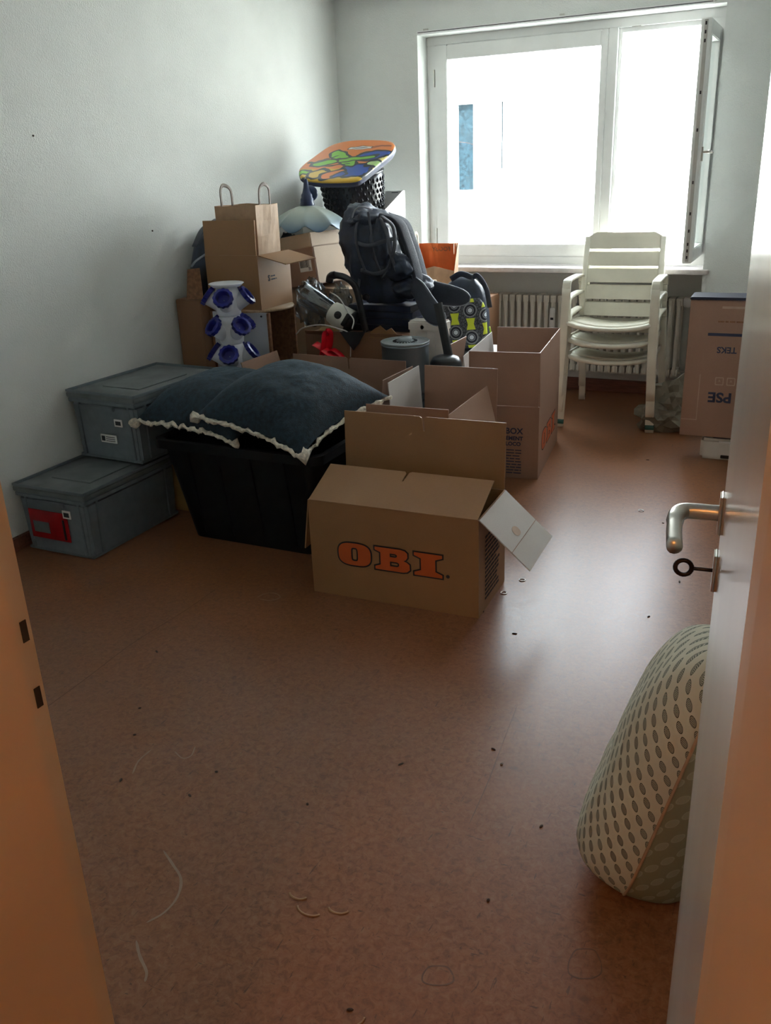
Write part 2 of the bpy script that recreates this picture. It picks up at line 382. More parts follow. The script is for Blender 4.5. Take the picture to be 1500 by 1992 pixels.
def text(name, body, size, mt, parent, mtx, offset=0, sx=1):
    cu = bpy.data.curves.new(name, 'FONT'); cu.body = body; cu.size = size; cu.align_x = 'CENTER'; cu.align_y = 'CENTER'; cu.extrude = .0004; cu.offset = offset; cu.resolution_u = 3
    return _tomesh(name, cu, mt, parent, mtx @ Matrix.Diagonal((sx, 1, 1, 1)))
def _tomesh(name, cu, mt, parent, mtx):
    t = bpy.data.objects.new('tmp', cu); COL.objects.link(t); bpy.context.view_layer.update()
    me = bpy.data.meshes.new_from_object(t.evaluated_get(bpy.context.evaluated_depsgraph_get())); bpy.data.objects.remove(t); me.name = name
    me.materials.clear(); me.materials.append(MATS[mt])
    o = bpy.data.objects.new(name, me); COL.objects.link(o)
    if parent: o.parent = parent
    o.matrix_local = mtx; return o
def frame_mtx(origin, xdir, ydir):
    x = Vector(xdir).normalized(); y = Vector(ydir); y = (y-x*y.dot(x)).normalized(); z = x.cross(y)
    m_ = Matrix((x, y, z)).transposed().to_4x4(); m_.translation = Vector(origin); return m_
def FRONT(x, y, z): return frame_mtx((x, y, z), (1, 0, 0), (0, 0, 1))       # reads from -y
def RIGHT(x, y, z): return frame_mtx((x, y, z), (0, 1, 0), (0, 0, 1))       # reads from +x
def sup(n, a, b, p=2.6):
    out = []
    for k in range(n):
        t = 2*PI*k/n; c, s_ = math.cos(t), math.sin(t)
        out.append((a*math.copysign(abs(c)**(2/p), c), b*math.copysign(abs(s_)**(2/p), s_)))
    return out
def bez(p, n=8):
    """smooth curve through points"""
    p = [Vector(q) for q in p]; out = []
    for i in range(len(p)-1):
        a = p[i-1] if i > 0 else p[i]*2-p[i+1]; b, c = p[i], p[i+1]; d = p[i+2] if i+2 < len(p) else p[i+1]*2-p[i]
        for k in range(n):
            t = k/n; out.append(.5*((2*b)+(c-a)*t+(2*a-5*b+4*c-d)*t*t+(3*b-a-3*c+d)*t**3))
    return out+[p[-1]]

# ================================================================== SETTING
XL, XR, YB, YF, ZC = -3.02, .15, 5.62, .565, 2.48
YN = 5.97                                             # back of the radiator niche / wall behind the window
WX0, WX1, WZ0, WZ1 = -2.445, -.645, .855, 2.235       # window opening
struct(MB().box(XL-.1, 1.2, -1.9, YN+.1, -.1, 0).build('floor', 'linoleum'))
fl = bpy.data.objects['floor']
struct(MB().box(XL-.1, XL, YF-.12, YN+.1, 0, ZC).build('wall_left', 'plaster'))
wb = MB(); wb.box(XL, WX0, YB, YN+.1, 0, ZC); wb.box(WX1, XR+.1, YB, YN+.1, 0, ZC); wb.box(WX0, WX1, YB, YN+.1, WZ1, ZC)
wb.box(WX0, WX1, YN, YN+.1, 0, WZ0)
struct(wb.build('wall_back', 'plaster'))
struct(MB().box(XR, XR+.1, YF-.12, YB, 0, ZC).build('wall_right', 'plaster'))
wf = MB(); wf.box(XL, -.72, .28, YF, 0, ZC); wf.box(.045, XR, .28, YF, 0, ZC); wf.box(-.72, .045, .28, YF, 2.03, ZC)
struct(wf.build('wall_front', 'plaster'))
struct(MB().box(XL-.1, XR+.1, .28, YN+.1, ZC, ZC+.1).build('ceiling', 'ceiling_paint'))
struct(MB().box(XL, XL+.018, YF, YB, 0, .062).build('baseboard_left', 'baseboard_wood', bevel=.004))
bb = MB(); bb.box(XL+.018, WX0, YB-.018, YB, 0, .075); bb.box(WX1, XR, YB-.018, YB, 0, .075); bb.box(WX0, WX1, YN-.018, YN, 0, .085)
struct(bb.build('baseboard_back', 'baseboard_wood', bevel=.004))
# hall the camera stands in
hw = MB(); hw.box(-1.9, -1.8, -1.9, .28, 0, ZC); struct(hw.build('wall_hall_left', 'plaster'))
struct(MB().box(1.1, 1.2, -1.9, .28, 0, ZC).build('wall_hall_right', 'plaster'))
struct(MB().box(-1.9, 1.2, -2.0, -1.9, 0, ZC).build('wall_hall_back', 'plaster'))
struct(MB().box(XR, 1.2, .28, YF, 0, ZC).build('wall_hall_front', 'plaster'))
struct(MB().box(-1.9, 1.2, -2.0, .28, ZC, ZC+.1).build('ceiling_hall', 'ceiling_paint'))
# door frame
jl = sroot('trim_1')
MB().prism([(-.725, .27), (-.685, .27), (-.685, .535), (-.70, .537), (-.70, .566), (-.725, .566)], 0, 2.02).build('jamb', 'jamb_paint', jl, bevel=.002)
MB().box(-.80, -.685, .262, .28, 0, 2.09).build('architrave', 'jamb_paint', jl, bevel=.003)
for zz in (1.065, .985): MB().box(-.705, -.6990, .549, .561, zz-.014, zz+.014).build('strike_hole', 'dark_hole', jl, bevel=.002)
jr = sroot('trim_2')
MB().prism([(-.0165, .562), (-.0165, .525), (-.0102, .478), (.028, .270), (.045, .270), (.045, .562)], 0, 2.02).build('jamb', 'jamb_paint', jr, bevel=.0012)
struct(MB().box(-.80, .10, .262, .535, 2.02, 2.09).build('trim_3', 'jamb_paint', bevel=.002))
# door leaf, opened into the room
hx, hy = -.0150, .572; lx, ly = -.086, 1.238
ang = math.atan2(ly-hy, lx-hx); dr = sroot('door_1', (hx, hy, 0), ang); DW = math.hypot(lx-hx, ly-hy)
# local: x along the leaf, y>0 points to -X (visible face at y=0), leaf occupies y<0
MB().box(0, DW, -.04, 0, .008, 2.0).build('leaf', 'door_lacquer', dr, bevel=.002)
def door_fit(z, kind):
    x = DW-.058
    MB().box(x-.016, x+.016, 0, .007, z-.030, z+.030).build('rosette', 'steel', dr, bevel=.005, seg=3)
    MB().box(DW-.001, DW+.0015, -.031, -.009, z-.05, z+.05).build('lock_plate', 'steel', dr)
    if kind == 'h':
        pts = bez([(x, .003, z), (x, .040, z), (x-.004, .052, z), (x-.018, .060, z-.001), (x-.06, .061, z-.003), (x-.115, .058, z-.006)], 6)
        MB().tube(pts, [.011]*12+[.0115]*10+[.010]*(len(pts)-22), 12).build('handle', 'steel', dr, True)
    else:
        k = MB(); k.tube([(x, .003, z), (x, .034, z)], .0028, 8)
        k.tube([(x+.0*math.cos(a), .045+.011*math.cos(a), z+.011*math.sin(a)) for a in [2*PI*i/20 for i in range(20)]], .0034, 8, loop=True)
        k.build('key', 'key_metal', dr, True)
door_fit(1.047, 'h'); door_fit(.962, 'k')

# window
FY = 5.77
win = sroot('window_1')
MB().box(WX0, WX1, FY, FY+.07, WZ1-.05, WZ1).build('frame_rail', 'white_paint', win, bevel=.003)
MB().box(WX0, WX1, FY, FY+.07, WZ0+.005, .912).build('frame_rail', 'white_paint', win, bevel=.003)
MB().box(WX0, -2.388, FY, FY+.07, .912, WZ1-.05).build('frame_post', 'white_paint', win, bevel=.003)
MB().box(-1.300, -1.245, FY-.002, FY+.07, .912, WZ1-.05).build('mullion', 'white_paint', win, bevel=.003)
MB().box(-.745, WX1, FY, FY+.07, .912, WZ1-.05).build('frame_post', 'white_paint', win, bevel=.003)
# rebate steps inside the open light
rb = MB(); rb.box(-1.245, -1.225, FY+.03, FY+.07, .912, WZ1-.05); rb.box(-.765, -.745, FY+.03, FY+.07, .912, WZ1-.05); rb.box(-1.225, -.765, FY+.03, FY+.07, WZ1-.075, WZ1-.05); rb.box(-1.225, -.765, FY+.03, FY+.07, .912, .932)
rb.build('rebate', 'white_paint', win, bevel=.002)
fs = MB()
x0, x1, z0, z1 = -2.388, -1.300, .912, 2.183; gx0, gx1, gz0, gz1 = -2.305, -1.338, .985, 2.100
for a in ((x0, gx0, z0, z1), (gx1, x1, z0, z1), (gx0, gx1, z0, gz0), (gx0, gx1, gz1, z1)): fs.box(a[0], a[1], FY-.014, FY+.05, a[2], a[3])
fso = fs.build('fixed_sash', 'white_paint', win, bevel=.004)
MB().box(gx0, gx1, FY+.014, FY+.020, gz0, gz1).build('pane', 'window_glass', fso)
MB().box(-2.400, -2.390, FY-.018, FY-.004, .95, 1.09).build('hinge', 'steel', win, bevel=.002)
MB().box(-2.400, -2.390, FY-.018, FY-.004, 1.95, 2.05).build('hinge', 'steel', win, bevel=.002)
for zz, h_ in ((1.72, .05), (1.32, .06)): MB().box(-1.2465, -1.2445, FY+.004, FY+.016, zz, zz+h_).build('strike', 'steel', win)
MB().box(-1.17, -1.12, FY+.006, FY+.018, WZ1-.053, WZ1-.049).build('strike', 'steel', win)
# open casement, swung 92 degrees into the room, hinged on the right post
sx0, sx1, sy0, sy1, sz0, sz1 = -.722, -.672, 5.285, 5.765, .925, 2.135
os_ = MB()
for a in ((sy0, sy0+.075, sz0, sz1), (sy1-.075, sy1, sz0, sz1), (sy0+.075, sy1-.075, sz0, sz0+.075), (sy0+.075, sy1-.075, sz1-.075, sz1)): os_.box(sx0, sx1, a[0], a[1], a[2], a[3])
oso = os_.build('open_sash', 'white_paint', win, bevel=.004)
MB().box(-.700, -.694, sy0+.075, sy1-.075, sz0+.075, sz1-.075).build('pane', 'window_glass', oso)
MB().box(-.706, -.688, sy0-.0025, sy0, sz0+.01, sz1-.01).build('lock_strip', 'steel', oso)
for zz in (.95, .985, 1.02, 1.09, 1.18, 1.34, 1.60, 1.78, 2.02, 2.06, 2.10): MB().box(-.702, -.694, sy0-.006, sy0-.002, zz, zz+.016).build('lock_cam', 'key_metal', oso)
hd = MB(); hd.box(-.672, -.664, sy0+.022, sy0+.050, 1.455, 1.525); hd.tube(bez([(-.668, sy0+.036, 1.50), (-.640, sy0+.036, 1.50), (-.630, sy0+.040, 1.50), (-.630, sy0+.14, 1.497)], 5), .008, 8)
hd.build('window_handle', 'steel', oso, bevel=.001)
struct(MB().box(WX0-.02, WX1+.035, YB-.035, YB, .828, .856).build('trim_4', 'sill_stone', bevel=.004))
struct(MB().box(WX0, WX1, YB, YN+.14, .828, .8558).build('trim_5', 'sill_stone'))
cr_ = thing('curtain_rail', 'long white curtain rail fixed along the top of the window opening', 'curtain rail', (0, YB, WZ1))
MB().box(WX0-.0, WX1-.06, -.0155, -.0005, .002, .020).build('rail', 'white_paint', cr_, bevel=.002)
MB().box(WX0+.01, WX1-.07, -.017, -.0155, .009, .0125).build('groove', 'ink', cr_)
for x_ in (-2.40, -1.55, -.75): MB().box(x_, x_+.03, -.012, -.0005, .020, .030).build('bracket', 'steel', cr_)

# outside: pale neighbour house in the sun and the ground below
FA = 22.0
ho = thing('neighbour_house', 'sunlit white neighbouring house seen through the window, narrow dark window', 'building', (0, FA, -3.0))
wl_ = [at(884, 203, y=FA).x, at(921, 203, y=FA).x]; wz_ = [at(900, 370, y=FA).z+3, at(900, 203, y=FA).z+3]
sl_ = [at(974, 200, y=FA).x, at(979, 200, y=FA).x]; slz = [at(975, 328, y=FA).z+3, at(975, 197, y=FA).z+3]
hb = MB(); X0, X1, T = -34, 26, 8.4
hb.box(X0, wl_[0], 0, 8, 0, T); hb.box(wl_[0], wl_[1], 0, 8, 0, wz_[0]); hb.box(wl_[0], wl_[1], 0, 8, wz_[1], T); hb.box(wl_[1], sl_[0], 0, 8, 0, T)
hb.box(sl_[0], sl_[1], 0, 8, 0, slz[0]); hb.box(sl_[0], sl_[1], 0, 8, slz[1], T); hb.box(sl_[1], X1, 0, 8, 0, T); hb.build('wall', 'facade', ho)
MB().box(X0-.3, X1+.3, -.4, 8.4, T, T+.25).build('roof', 'facade', ho)
hwn = MB().box(wl_[0]+.06, wl_[1], .12, .16, wz_[0], wz_[1]).build('window', 'facade_glass', ho)
MB().box(wl_[0], wl_[0]+.06, .10, .18, wz_[0], wz_[1]).build('frame', 'facade', hwn)
MB().box(sl_[0], sl_[1], .10, .14, slz[0], slz[1]).build('window', 'facade_glass', ho)
struct(MB().box(-60, 60, 6.3, 60, -3.1, -3.0).build('floor_outside', 'ground'))

# hall lamp (behind the camera)
hl = thing('ceiling_lamp', 'round warm ceiling lamp lighting the hall', 'lamp', (-.30, -.75, ZC))
MB().lathe([(.02, 0), (.10, 0), (.10, -.03), (.02, -.03)], 24).build('base', 'steel', hl, True)
mt, nt, b = nmat('lamp_glow'); b.inputs['Base Color'].default_value = (.9, .7, .4, 1); b.inputs['Emission Color'].default_value = (1, .40, .11, 1); b.inputs['Emission Strength'].default_value = 9
gl_ = MB().lathe([(.005, -.16), (.07, -.15), (.11, -.11), (.125, -.07), (.11, -.03), (.03, -.028)], 24).build('globe', 'lamp_glow', hl, True)

# radiator in the niche
rad = thing('radiator', 'cream ribbed radiator under the window sill', 'radiator', (-1.48, 5.90, 0))
sec = MB()
for yy in (-.045, .045): sec.tube(bez([(0, yy, .17), (0, yy, .20), (0, yy, .60), (0, yy, .63)], 3), [.010, .013]+[.0155]*7+[.010], 8)
sec.box(-.019, .019, -.055, .055, .155, .20); sec.box(-.019, .019, -.055, .055, .605, .65)
s0 = sec.build('section', 'radiator_paint', rad, bevel=.006); s0.location = (-.69, 0, 0)
for i in range(1, 30):
    o = s0.copy(); COL.objects.link(o); o.parent = rad; o.location = (-.69+i*.0475, 0, 0)
MB().tube([(-.72, 0, .628), (.72, 0, .628)], .012, 8).build('manifold', 'radiator_paint', rad, True)
MB().tube([(-.72, 0, .178), (.72, 0, .178)], .012, 8).build('manifold', 'radiator_paint', rad, True)
for x_ in (-.6, .6): MB().box(x_-.012, x_+.012, .045, .069, .15, .58).build('bracket', 'radiator_paint', rad)
pv_ = MB(); pv_.tube([(.71, 0, .178), (.79, 0, .178), (.79, 0, 0)], .010, 8); pv_.build('pipe', 'white_paint', rad, True)
MB().box(.705, .80, -.035, .035, .595, .655).build('valve', 'white_paint', rad, bevel=.008)
me_ = thing('heat_meter', 'small white heat cost meter clipped on the radiator ribs', 'meter', at(1075, 620, y=5.835))
MB().box(-.018, .018, -.018, .001, -.06, .075).build('case', 'paper_white', me_, bevel=.005)
MB().box(-.010, .010, -.0195, -.018, -.005, .010).build('window', 'ink', me_)
print('SETTING DONE')

# ================================================================== CARTONS
O_ = [sup(40, .60, .50, 3.0), sup(28, .125, .30, 4)[::-1]]
O_ = [[(x+.60, y+.5) for x, y in p] for p in O_]
B_ = [[(0, 1), (.92, 1), (1.08, .965), (1.17, .87), (1.17, .68), (1.10, .56), (1.02, .52), (1.14, .47), (1.24, .38), (1.25, .15), (1.15, .04), (1.0, 0), (0, 0), (0, .13), (.20, .22), (.20, .78), (0, .87)],
      [(.54, .78), (.54, .62), (.74, .62), (.80, .66), (.80, .74), (.74, .78)], [(.54, .42), (.54, .21), (.80, .21), (.87, .26), (.87, .37), (.80, .42)]]
I_ = [[(0, 1), (.98, 1), (.98, .87), (.74, .76), (.74, .24), (.98, .13), (.98, 0), (0, 0), (0, .13), (.24, .24), (.24, .76), (0, .87)]]
def obi_logo(parent, mtx, s, sx=1.15):
    x = 0; fill = []; 
    for g, wd in ((O_, 1.20), (B_, 1.25), (I_, .98)):
        fill += [[((px+x)*s*sx, py*s) for px, py in p] for p in g]; x += wd+.16
    lift = Matrix.Translation((0, 0, .0006))
    shape2d('logo_outline', fill, 'ink', parent, mtx, .0055)
    shape2d('logo', fill, 'orange_ink', parent, mtx @ lift, 0)
    dot = [[((x+.03)*s*sx+.007*math.cos(a), .12*s+.007*math.sin(a)) for a in [2*PI*i/12 for i in range(12)]]]
    shape2d('logo_mark', dot, 'ink', parent, mtx, 0)
def print_lines(parent, mtx, wd, n, pitch, h, mt='ink_blue', seed=1):
    rnd = random.Random(seed); m_ = MB()
    for i in range(n):
        x = 0
        while x < wd*rnd.uniform(.7, 1):
            l = rnd.uniform(.012, .04); m_.box(x, min(x+l, wd), -i*pitch-h, -i*pitch, 0, .0006); x += l+.005
    m_.xf(mtx); return m_.build('small_print', mt, parent)
def flap_panel(edge, ln, slot, torn=0, cut=.004, trim=0):
    """outline in (along edge, outwards)"""
    e = edge-2*cut-trim; P = [(cut, 0), (cut+e, 0), (cut+e, ln)]
    if slot: P += [(cut+e*.5+.012, ln), (cut+e*.5+.002, ln-.006), (cut+e*.5-.004, ln-.055), (cut+e*.5-.010, ln-.055), (cut+e*.5-.008, ln-.010), (cut+e*.5-.016, ln-.001)]
    P += [(cut, ln)]
    if torn:
        rnd = random.Random(torn); P = P[:2]+[(cut+e-e*i/9, ln*(1-.10*rnd.random())) for i in range(10)]
    return P
def carton(name, label, loc, rz, L, W, H, flaps, mt='cardboard', cat='box', group=None, t=.005, rot=None, closed=False, edge_mt=None):
    r = thing(name, label, cat, loc, rz, group, rot)
    a, b_ = L/2, W/2; m_ = MB()
    if closed: m_.box(-a, a, -b_, b_, 0, H)
    else:
        m_.box(-a, a, -b_, b_, 0, t); m_.box(-a, a, -b_, -b_+t, t, H); m_.box(-a, a, b_-t, b_, t, H); m_.box(-a, -a+t, -b_+t, b_-t, t, H); m_.box(a-t, a, -b_+t, b_-t, t, H)
    r['body'] = 1; bd = m_.build('body', mt, r, bevel=.002 if closed else 0)
    for side, an, ln, slot, *ex in flaps:
        n = {'front': (0, -1), 'back': (0, 1), 'left': (-1, 0), 'right': (1, 0)}[side]; n = Vector((*n, 0))
        ed = Vector((-n.y, n.x, 0)); edge = L if n.y else W; hf = b_ if n.y else a
        org = n*hf - ed*edge/2 + Vector((0, 0, H)); d = n*math.sin(an)+Vector((0, 0, math.cos(an)))
        fm = MB().prism(flap_panel(edge, ln, slot, ex[0] if ex else 0, .004, ex[2] if len(ex) > 2 else 0), -.002, .002)
        fm.xf(frame_mtx(org+d*.001, ed, d)); fm.build('flap', ex[1] if len(ex) > 1 and ex[1] else mt, r)
    del r['body']
    return r
RAD = math.radians
# moving box in front with the big logo
c1 = carton('moving_box', 'brown moving box standing in front of the others, orange letters OBI on its long side', (-1.276, 2.744, 0), RAD(2), .655, .318, .372,
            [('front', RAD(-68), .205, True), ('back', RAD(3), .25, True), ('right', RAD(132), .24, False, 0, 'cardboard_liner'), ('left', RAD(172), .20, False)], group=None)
obi_logo(c1, FRONT(-.212, -.1592, .135), .088, 1.23)
print_lines(c1, RIGHT(.3278, -.085, .285), .17, 15, .017, .009, 'ink', 3)
# handle hole in the hanging flap
fa = RAD(132); dv = Vector((math.sin(fa), 0, math.cos(fa))); oc = Vector((.3275, -.02, .372))+dv*.12
hp = [[(.026*math.cos(a), .017*math.sin(a)+(.004 if math.sin(a) > 0 else 0)) for a in [2*PI*i/18 for i in range(18)]]]
nrm = Vector((0, 1, 0)).cross(dv)
ho_ = shape2d('hand_hole', hp, 'faint_print', c1, frame_mtx(oc-nrm*(-.0026 if nrm.z > 0 else .0026), (0, 1, 0), dv))
MB().box(-.001, .001, -.155, .155, 0, .0005).xf(frame_mtx(Vector((.3275, .0, .372))+dv*.155+nrm*(.0022 if nrm.z > 0 else -.0022), dv, (0, 1, 0))).build('crease', 'cardboard_dark', c1)
# box behind it, end-on
c5 = carton('moving_box', 'open moving box end-on behind the OBI-fronted box, flaps up and crumpled paper inside', (-1.408, 3.345, 0), RAD(2), .355, .62, .372,
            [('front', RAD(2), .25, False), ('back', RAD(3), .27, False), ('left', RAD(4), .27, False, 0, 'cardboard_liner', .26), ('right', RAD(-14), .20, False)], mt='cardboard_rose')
pm = MB()
for i in range(10):
    for j in range(12): pass
g = [[Vector((-.13+.26*i/11, -.25+.50*j/13, .27+.06*mnoise.noise(Vector((i*.55, j*.5, 1.3))))) for j in range(14)] for i in range(12)]
pm.add([p for r_ in g for p in r_], [(i*14+j, (i+1)*14+j, (i+1)*14+j+1, i*14+j+1) for i in range(11) for j in range(13)])
pp = thing('packing_paper', 'crumpled pale packing paper lying inside the end-on moving box', 'paper', (-1.408, 3.345, .012), RAD(2))
pm.build('sheet', 'paper_white', pp); 
# tall OBI box to the right
c3 = carton('moving_box', 'brown moving box with all flaps raised, OBI printed on its narrow-angled side towards the chairs', (-1.385, 4.385, 0), RAD(7.2), .355, .675, .372,
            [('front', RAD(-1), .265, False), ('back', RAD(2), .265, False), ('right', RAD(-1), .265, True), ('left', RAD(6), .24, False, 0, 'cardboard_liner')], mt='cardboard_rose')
obi_logo(c3, RIGHT(.1778, -.235, .115), .10, 1.2)
for i, (s_, sz) in enumerate((('BOX', .042), ('EMENT', .027), ('LOCO', .027))):
    text('print', s_, sz, 'ink_blue', c3, FRONT(.055+(0, .002, -.004)[i], -.3385, .245-(0, .037, .066)[i]), .0010)
print_lines(c3, FRONT(.018, -.3385, .150), .075, 9, .015, .005, 'ink_blue', 8)
# box behind the cushions
c8 = carton('moving_box', 'open moving box half hidden behind the two velvet cushions', (-2.015, 3.535, 0), RAD(-1.5), .63, .31, .372,
            [('back', RAD(2), .275, True), ('left', RAD(16), .30, False), ('right', RAD(8), .26, False), ('front', RAD(-85), .15, False)], mt='cardboard_rose')

# ================================================================== EURO CRATES
def crate(label, loc, rz, wx, wy, h):
    r = thing('storage_crate', label, 'crate', loc, rz, None)
    a, b_ = wx/2, wy/2; hb = h-.055; m_ = MB()
    m_.frust((-a+.020, a-.020, -b_+.020, b_-.020, 0), (-a+.012, a-.012, -b_+.012, b_-.012, hb))
    m_.build('body', 'crate_grey', r, bevel=.012, seg=3)
    rim = MB(); rim.box(-a+.004, a-.004, -b_+.004, b_-.004, hb-.002, hb+.018); rim.build('rim', 'crate_grey', r, bevel=.004)
    ft = MB(); ft.box(-a+.016, a-.016, -b_+.016, b_-.016, .002, .016); ft.build('base_ring', 'crate_grey', r, bevel=.003)
    for s in (-1, 1):
        for q in (-.74, .74):
            MB().box(a*q-.007, a*q+.007, s*(b_-.016)-.006, s*(b_-.016)+.006, .016, hb).build('rib', 'crate_grey', r, bevel=.002)
            MB().box(s*(a-.016)-.006, s*(a-.016)+.006, b_*q-.007, b_*q+.007, .016, hb).build('rib', 'crate_grey', r, bevel=.002)
    MB().box(-.075, .075, -b_-.002, -b_+.012, hb-.026, hb-.004).build('grip', 'crate_grey', r, bevel=.004)
    ld = MB(); z0, z1 = hb+.020, h; ld.box(-a, a, -b_, b_, z0, z1-.012)
    lid = ld.build('lid', 'crate_lid', r, bevel=.004)
    lp = MB()
    for s in (-1, 1):
        lp.box(-a, a, s*b_-.007 if s > 0 else -b_, b_ if s > 0 else -b_+.007, z1-.012, z1); lp.box(s*a-.007 if s > 0 else -a, a if s > 0 else -a+.007, -b_+.007, b_-.007, z1-.012, z1)
    lp.build('lid_lip', 'crate_grey', lid, bevel=.002)
    MB().box(-a*.55, a*.55, -b_*.55, b_*.55, z1-.012, z1-.008).build('lid_panel', 'crate_lid', lid, bevel=.002)
    return r
k1 = crate('grey plastic storage crate on the floor with a red document sleeve', (-2.797, 2.768, 0), 0, .40, .60, .305)
MB().box(-.155, .075, -.2895, -.2865, .065, .195).xf(Matrix.Rotation(RAD(0), 4, 'Y')).build('document_sleeve', 'red_sleeve', k1, bevel=.001)
MB().box(-.125, -.035, -.2905, -.2894, .092, .142).build('sleeve_card', 'crate_lid', k1)
MB().box(.045, .055, -.2915, -.2894, .075, .165).build('sleeve_clip', 'black_plastic', k1)
lb_ = MB().box(.055, .098, -.2908, -.287, .175, .21).build('barcode_label', 'paper_white', k1)
MB().box(.062, .091, -.2914, -.2908, .182, .202).build('barcode', 'ink', lb_)
k2 = crate('grey plastic storage crate stacked on top of the red-sleeved crate', (-2.785, 3.145, .306), RAD(-2.5), .405, .60, .315)
lb_ = MB().box(.06, .105, -.2908, -.287, .165, .198).build('barcode_label', 'paper_white', k2)
MB().box(.067, .098, -.2914, -.2908, .172, .190).build('barcode', 'ink', lb_)
lb_ = MB().box(-.035, .06, -.2908, -.287, .085, .122).build('address_label', 'paper_white', k2)
lm_ = MB(); lm_.box(-.030, -.010, -.2914, -.2908, .092, .115)
for q in range(3): lm_.box(-.004, .05, -.2914, -.2908, .092+.009*q, .095+.009*q)
lm_.build('print', 'ink', lb_)
yc = thing('carton', 'yellowish carton standing on the floor under the upper grey crate', 'box', (-2.775, 3.27, 0))
MB().box(-.19, .19, -.18, .18, 0, .304).build('body', 'yellow_card', yc, bevel=.003)

# ================================================================== TUB AND CUSHIONS
tb = thing('plastic_tub', 'large black plastic tub under the velvet cushions', 'tub', (-2.065, 3.055, 0))
tm = MB(); bo = (-.32, .31, -.195, .20, 0); to = (-.385, .385, -.262, .262, .455)
def ringxy(q, z, n=8, r=.05):
    x0, x1, y0, y1 = q[:4]; out = []
    for cx, cy, a0 in ((x1-r, y1-r, 0), (x0+r, y1-r, PI/2), (x0+r, y0+r, PI), (x1-r, y0+r, 1.5*PI)):
        for k in range(n+1): out.append((cx+r*math.cos(a0+PI/2*k/n), cy+r*math.sin(a0+PI/2*k/n), z))
    return out
inn = lambda q, d: (q[0]+d, q[1]-d, q[2]+d, q[3]-d)
tm.loft([ringxy(bo, 0), ringxy(to, .455), ringxy(inn(to, .006), .455), ringxy(inn(bo, .006), .006)], cap=True); tm.build('body', 'tub_black', tb, False)
rm = MB(); w0 = inn(to, -.022); rm.loft([ringxy(w0, .425), ringxy(w0, .462), ringxy(inn(to, .002), .462), ringxy(inn(to, .002), .425), ringxy(w0, .425)], cap=False); rm.build('rim', 'tub_black', tb)
for q in (-.25, -.1, .06, .22):
    MB().hexa([(q-.012, -.205, .03), (q+.012, -.205, .03), (q+.012, -.19, .03), (q-.012, -.19, .03), (q-.012, -.268, .42), (q+.012, -.268, .42), (q+.012, -.25, .42), (q-.012, -.25, .42)]).build('rib', 'tub_black', tb)

def cushion(label, loc, rot, a, b_, tt, tbm, droop, seed, fr):
    r = thing('velvet_cushion', label, 'cushion', loc, rot=rot)
    n = 34; top = []; bot = []; edge = {}
    def P(u, v, s):
        h = max(0, (1-abs(u)**2.6))**.62*max(0, (1-abs(v)**2.6))**.62
        pin = 1-.10*(1-abs(u)**2)*(abs(v)**4); pin2 = 1-.10*(1-abs(v)**2)*(abs(u)**4)
        x, y = u*a*pin2, v*b_*pin
        z = s*h*(tt if s > 0 else tbm)
        z += .010*h*mnoise.noise(Vector((u*2.6+seed, v*2.6, s))) + (.006*mnoise.noise(Vector((u*9, v*9+seed, s)))*h)
        z -= droop[0]*max(0, -v-.35)**1.6 + droop[1]*max(0, u-.3)**1.6 + droop[2]*max(0, -u-.3)**1.6
        return Vector((x, y, z))
    def grid(s):
        return [P(-1+2*i/n, -1+2*j/n, s) for i in range(n+1) for j in range(n+1)], [(i*(n+1)+j, (i+1)*(n+1)+j, (i+1)*(n+1)+j+1, i*(n+1)+j+1) for i in range(n) for j in range(n)]
    cv = MB(); cv.add(*grid(1)); v2, f2 = grid(-1); cv.add(v2, f2)
    o = cv.build('cover', 'velvet', r, True)
    # torn pale fringe along the seam
    rnd = random.Random(seed); path = []
    for u, v in [(-1+2*i/40, -1) for i in range(40)]+[(1, -1+2*i/30) for i in range(31)]: path.append((P(u, v, 1), (u, v)))
    fm = MB(); n_ = len(path)
    rings = []
    for i, (p, uv) in enumerate(path):
        q = .008+.007*mnoise.noise(Vector((i*.33, seed, 0))) + (.016 if i in (0, 1, 40, 41) else 0) + .006*rnd.random()**2
        out = Vector((uv[0]*.3, uv[1], 0)).normalized() if i < 40 else Vector((1, uv[1]*.3, 0)).normalized()
        c = p+out*.010+Vector((0, 0, -.006+.016*mnoise.noise(Vector((i*.5, 3, seed)))))
        tdir = Vector((1, 0, 0)) if i < 40 else Vector((0, 1, 0)); nn = out
        rings.append([c+nn*q*.8*math.cos(t)+Vector((0, 0, 1))*q*math.sin(t)*.9+Vector((rnd.uniform(-1, 1), rnd.uniform(-1, 1), rnd.uniform(-1, 1)))*.0045 for t in [2*PI*k/8 for k in range(8)]])
    k_end = n_ if fr == 'L' else 41
    fm.loft(rings[:k_end]); fm.build('fringe', 'fringe', r, True)
    return r
cushion('dark blue velvet cushion lying lower, half covered by the fuller one', (-2.300, 3.085, .562), (RAD(4), RAD(2), RAD(-6)), .285, .275, .122, .085, (.06, .03, .02), 3, 'F')
cushion('plump dark blue velvet cushion overlapping the flatter one on the tub', (-1.905, 3.015, .615), (RAD(8), RAD(8), RAD(-9)), .280, .285, .118, .095, (.06, .03, .0), 11, 'L')

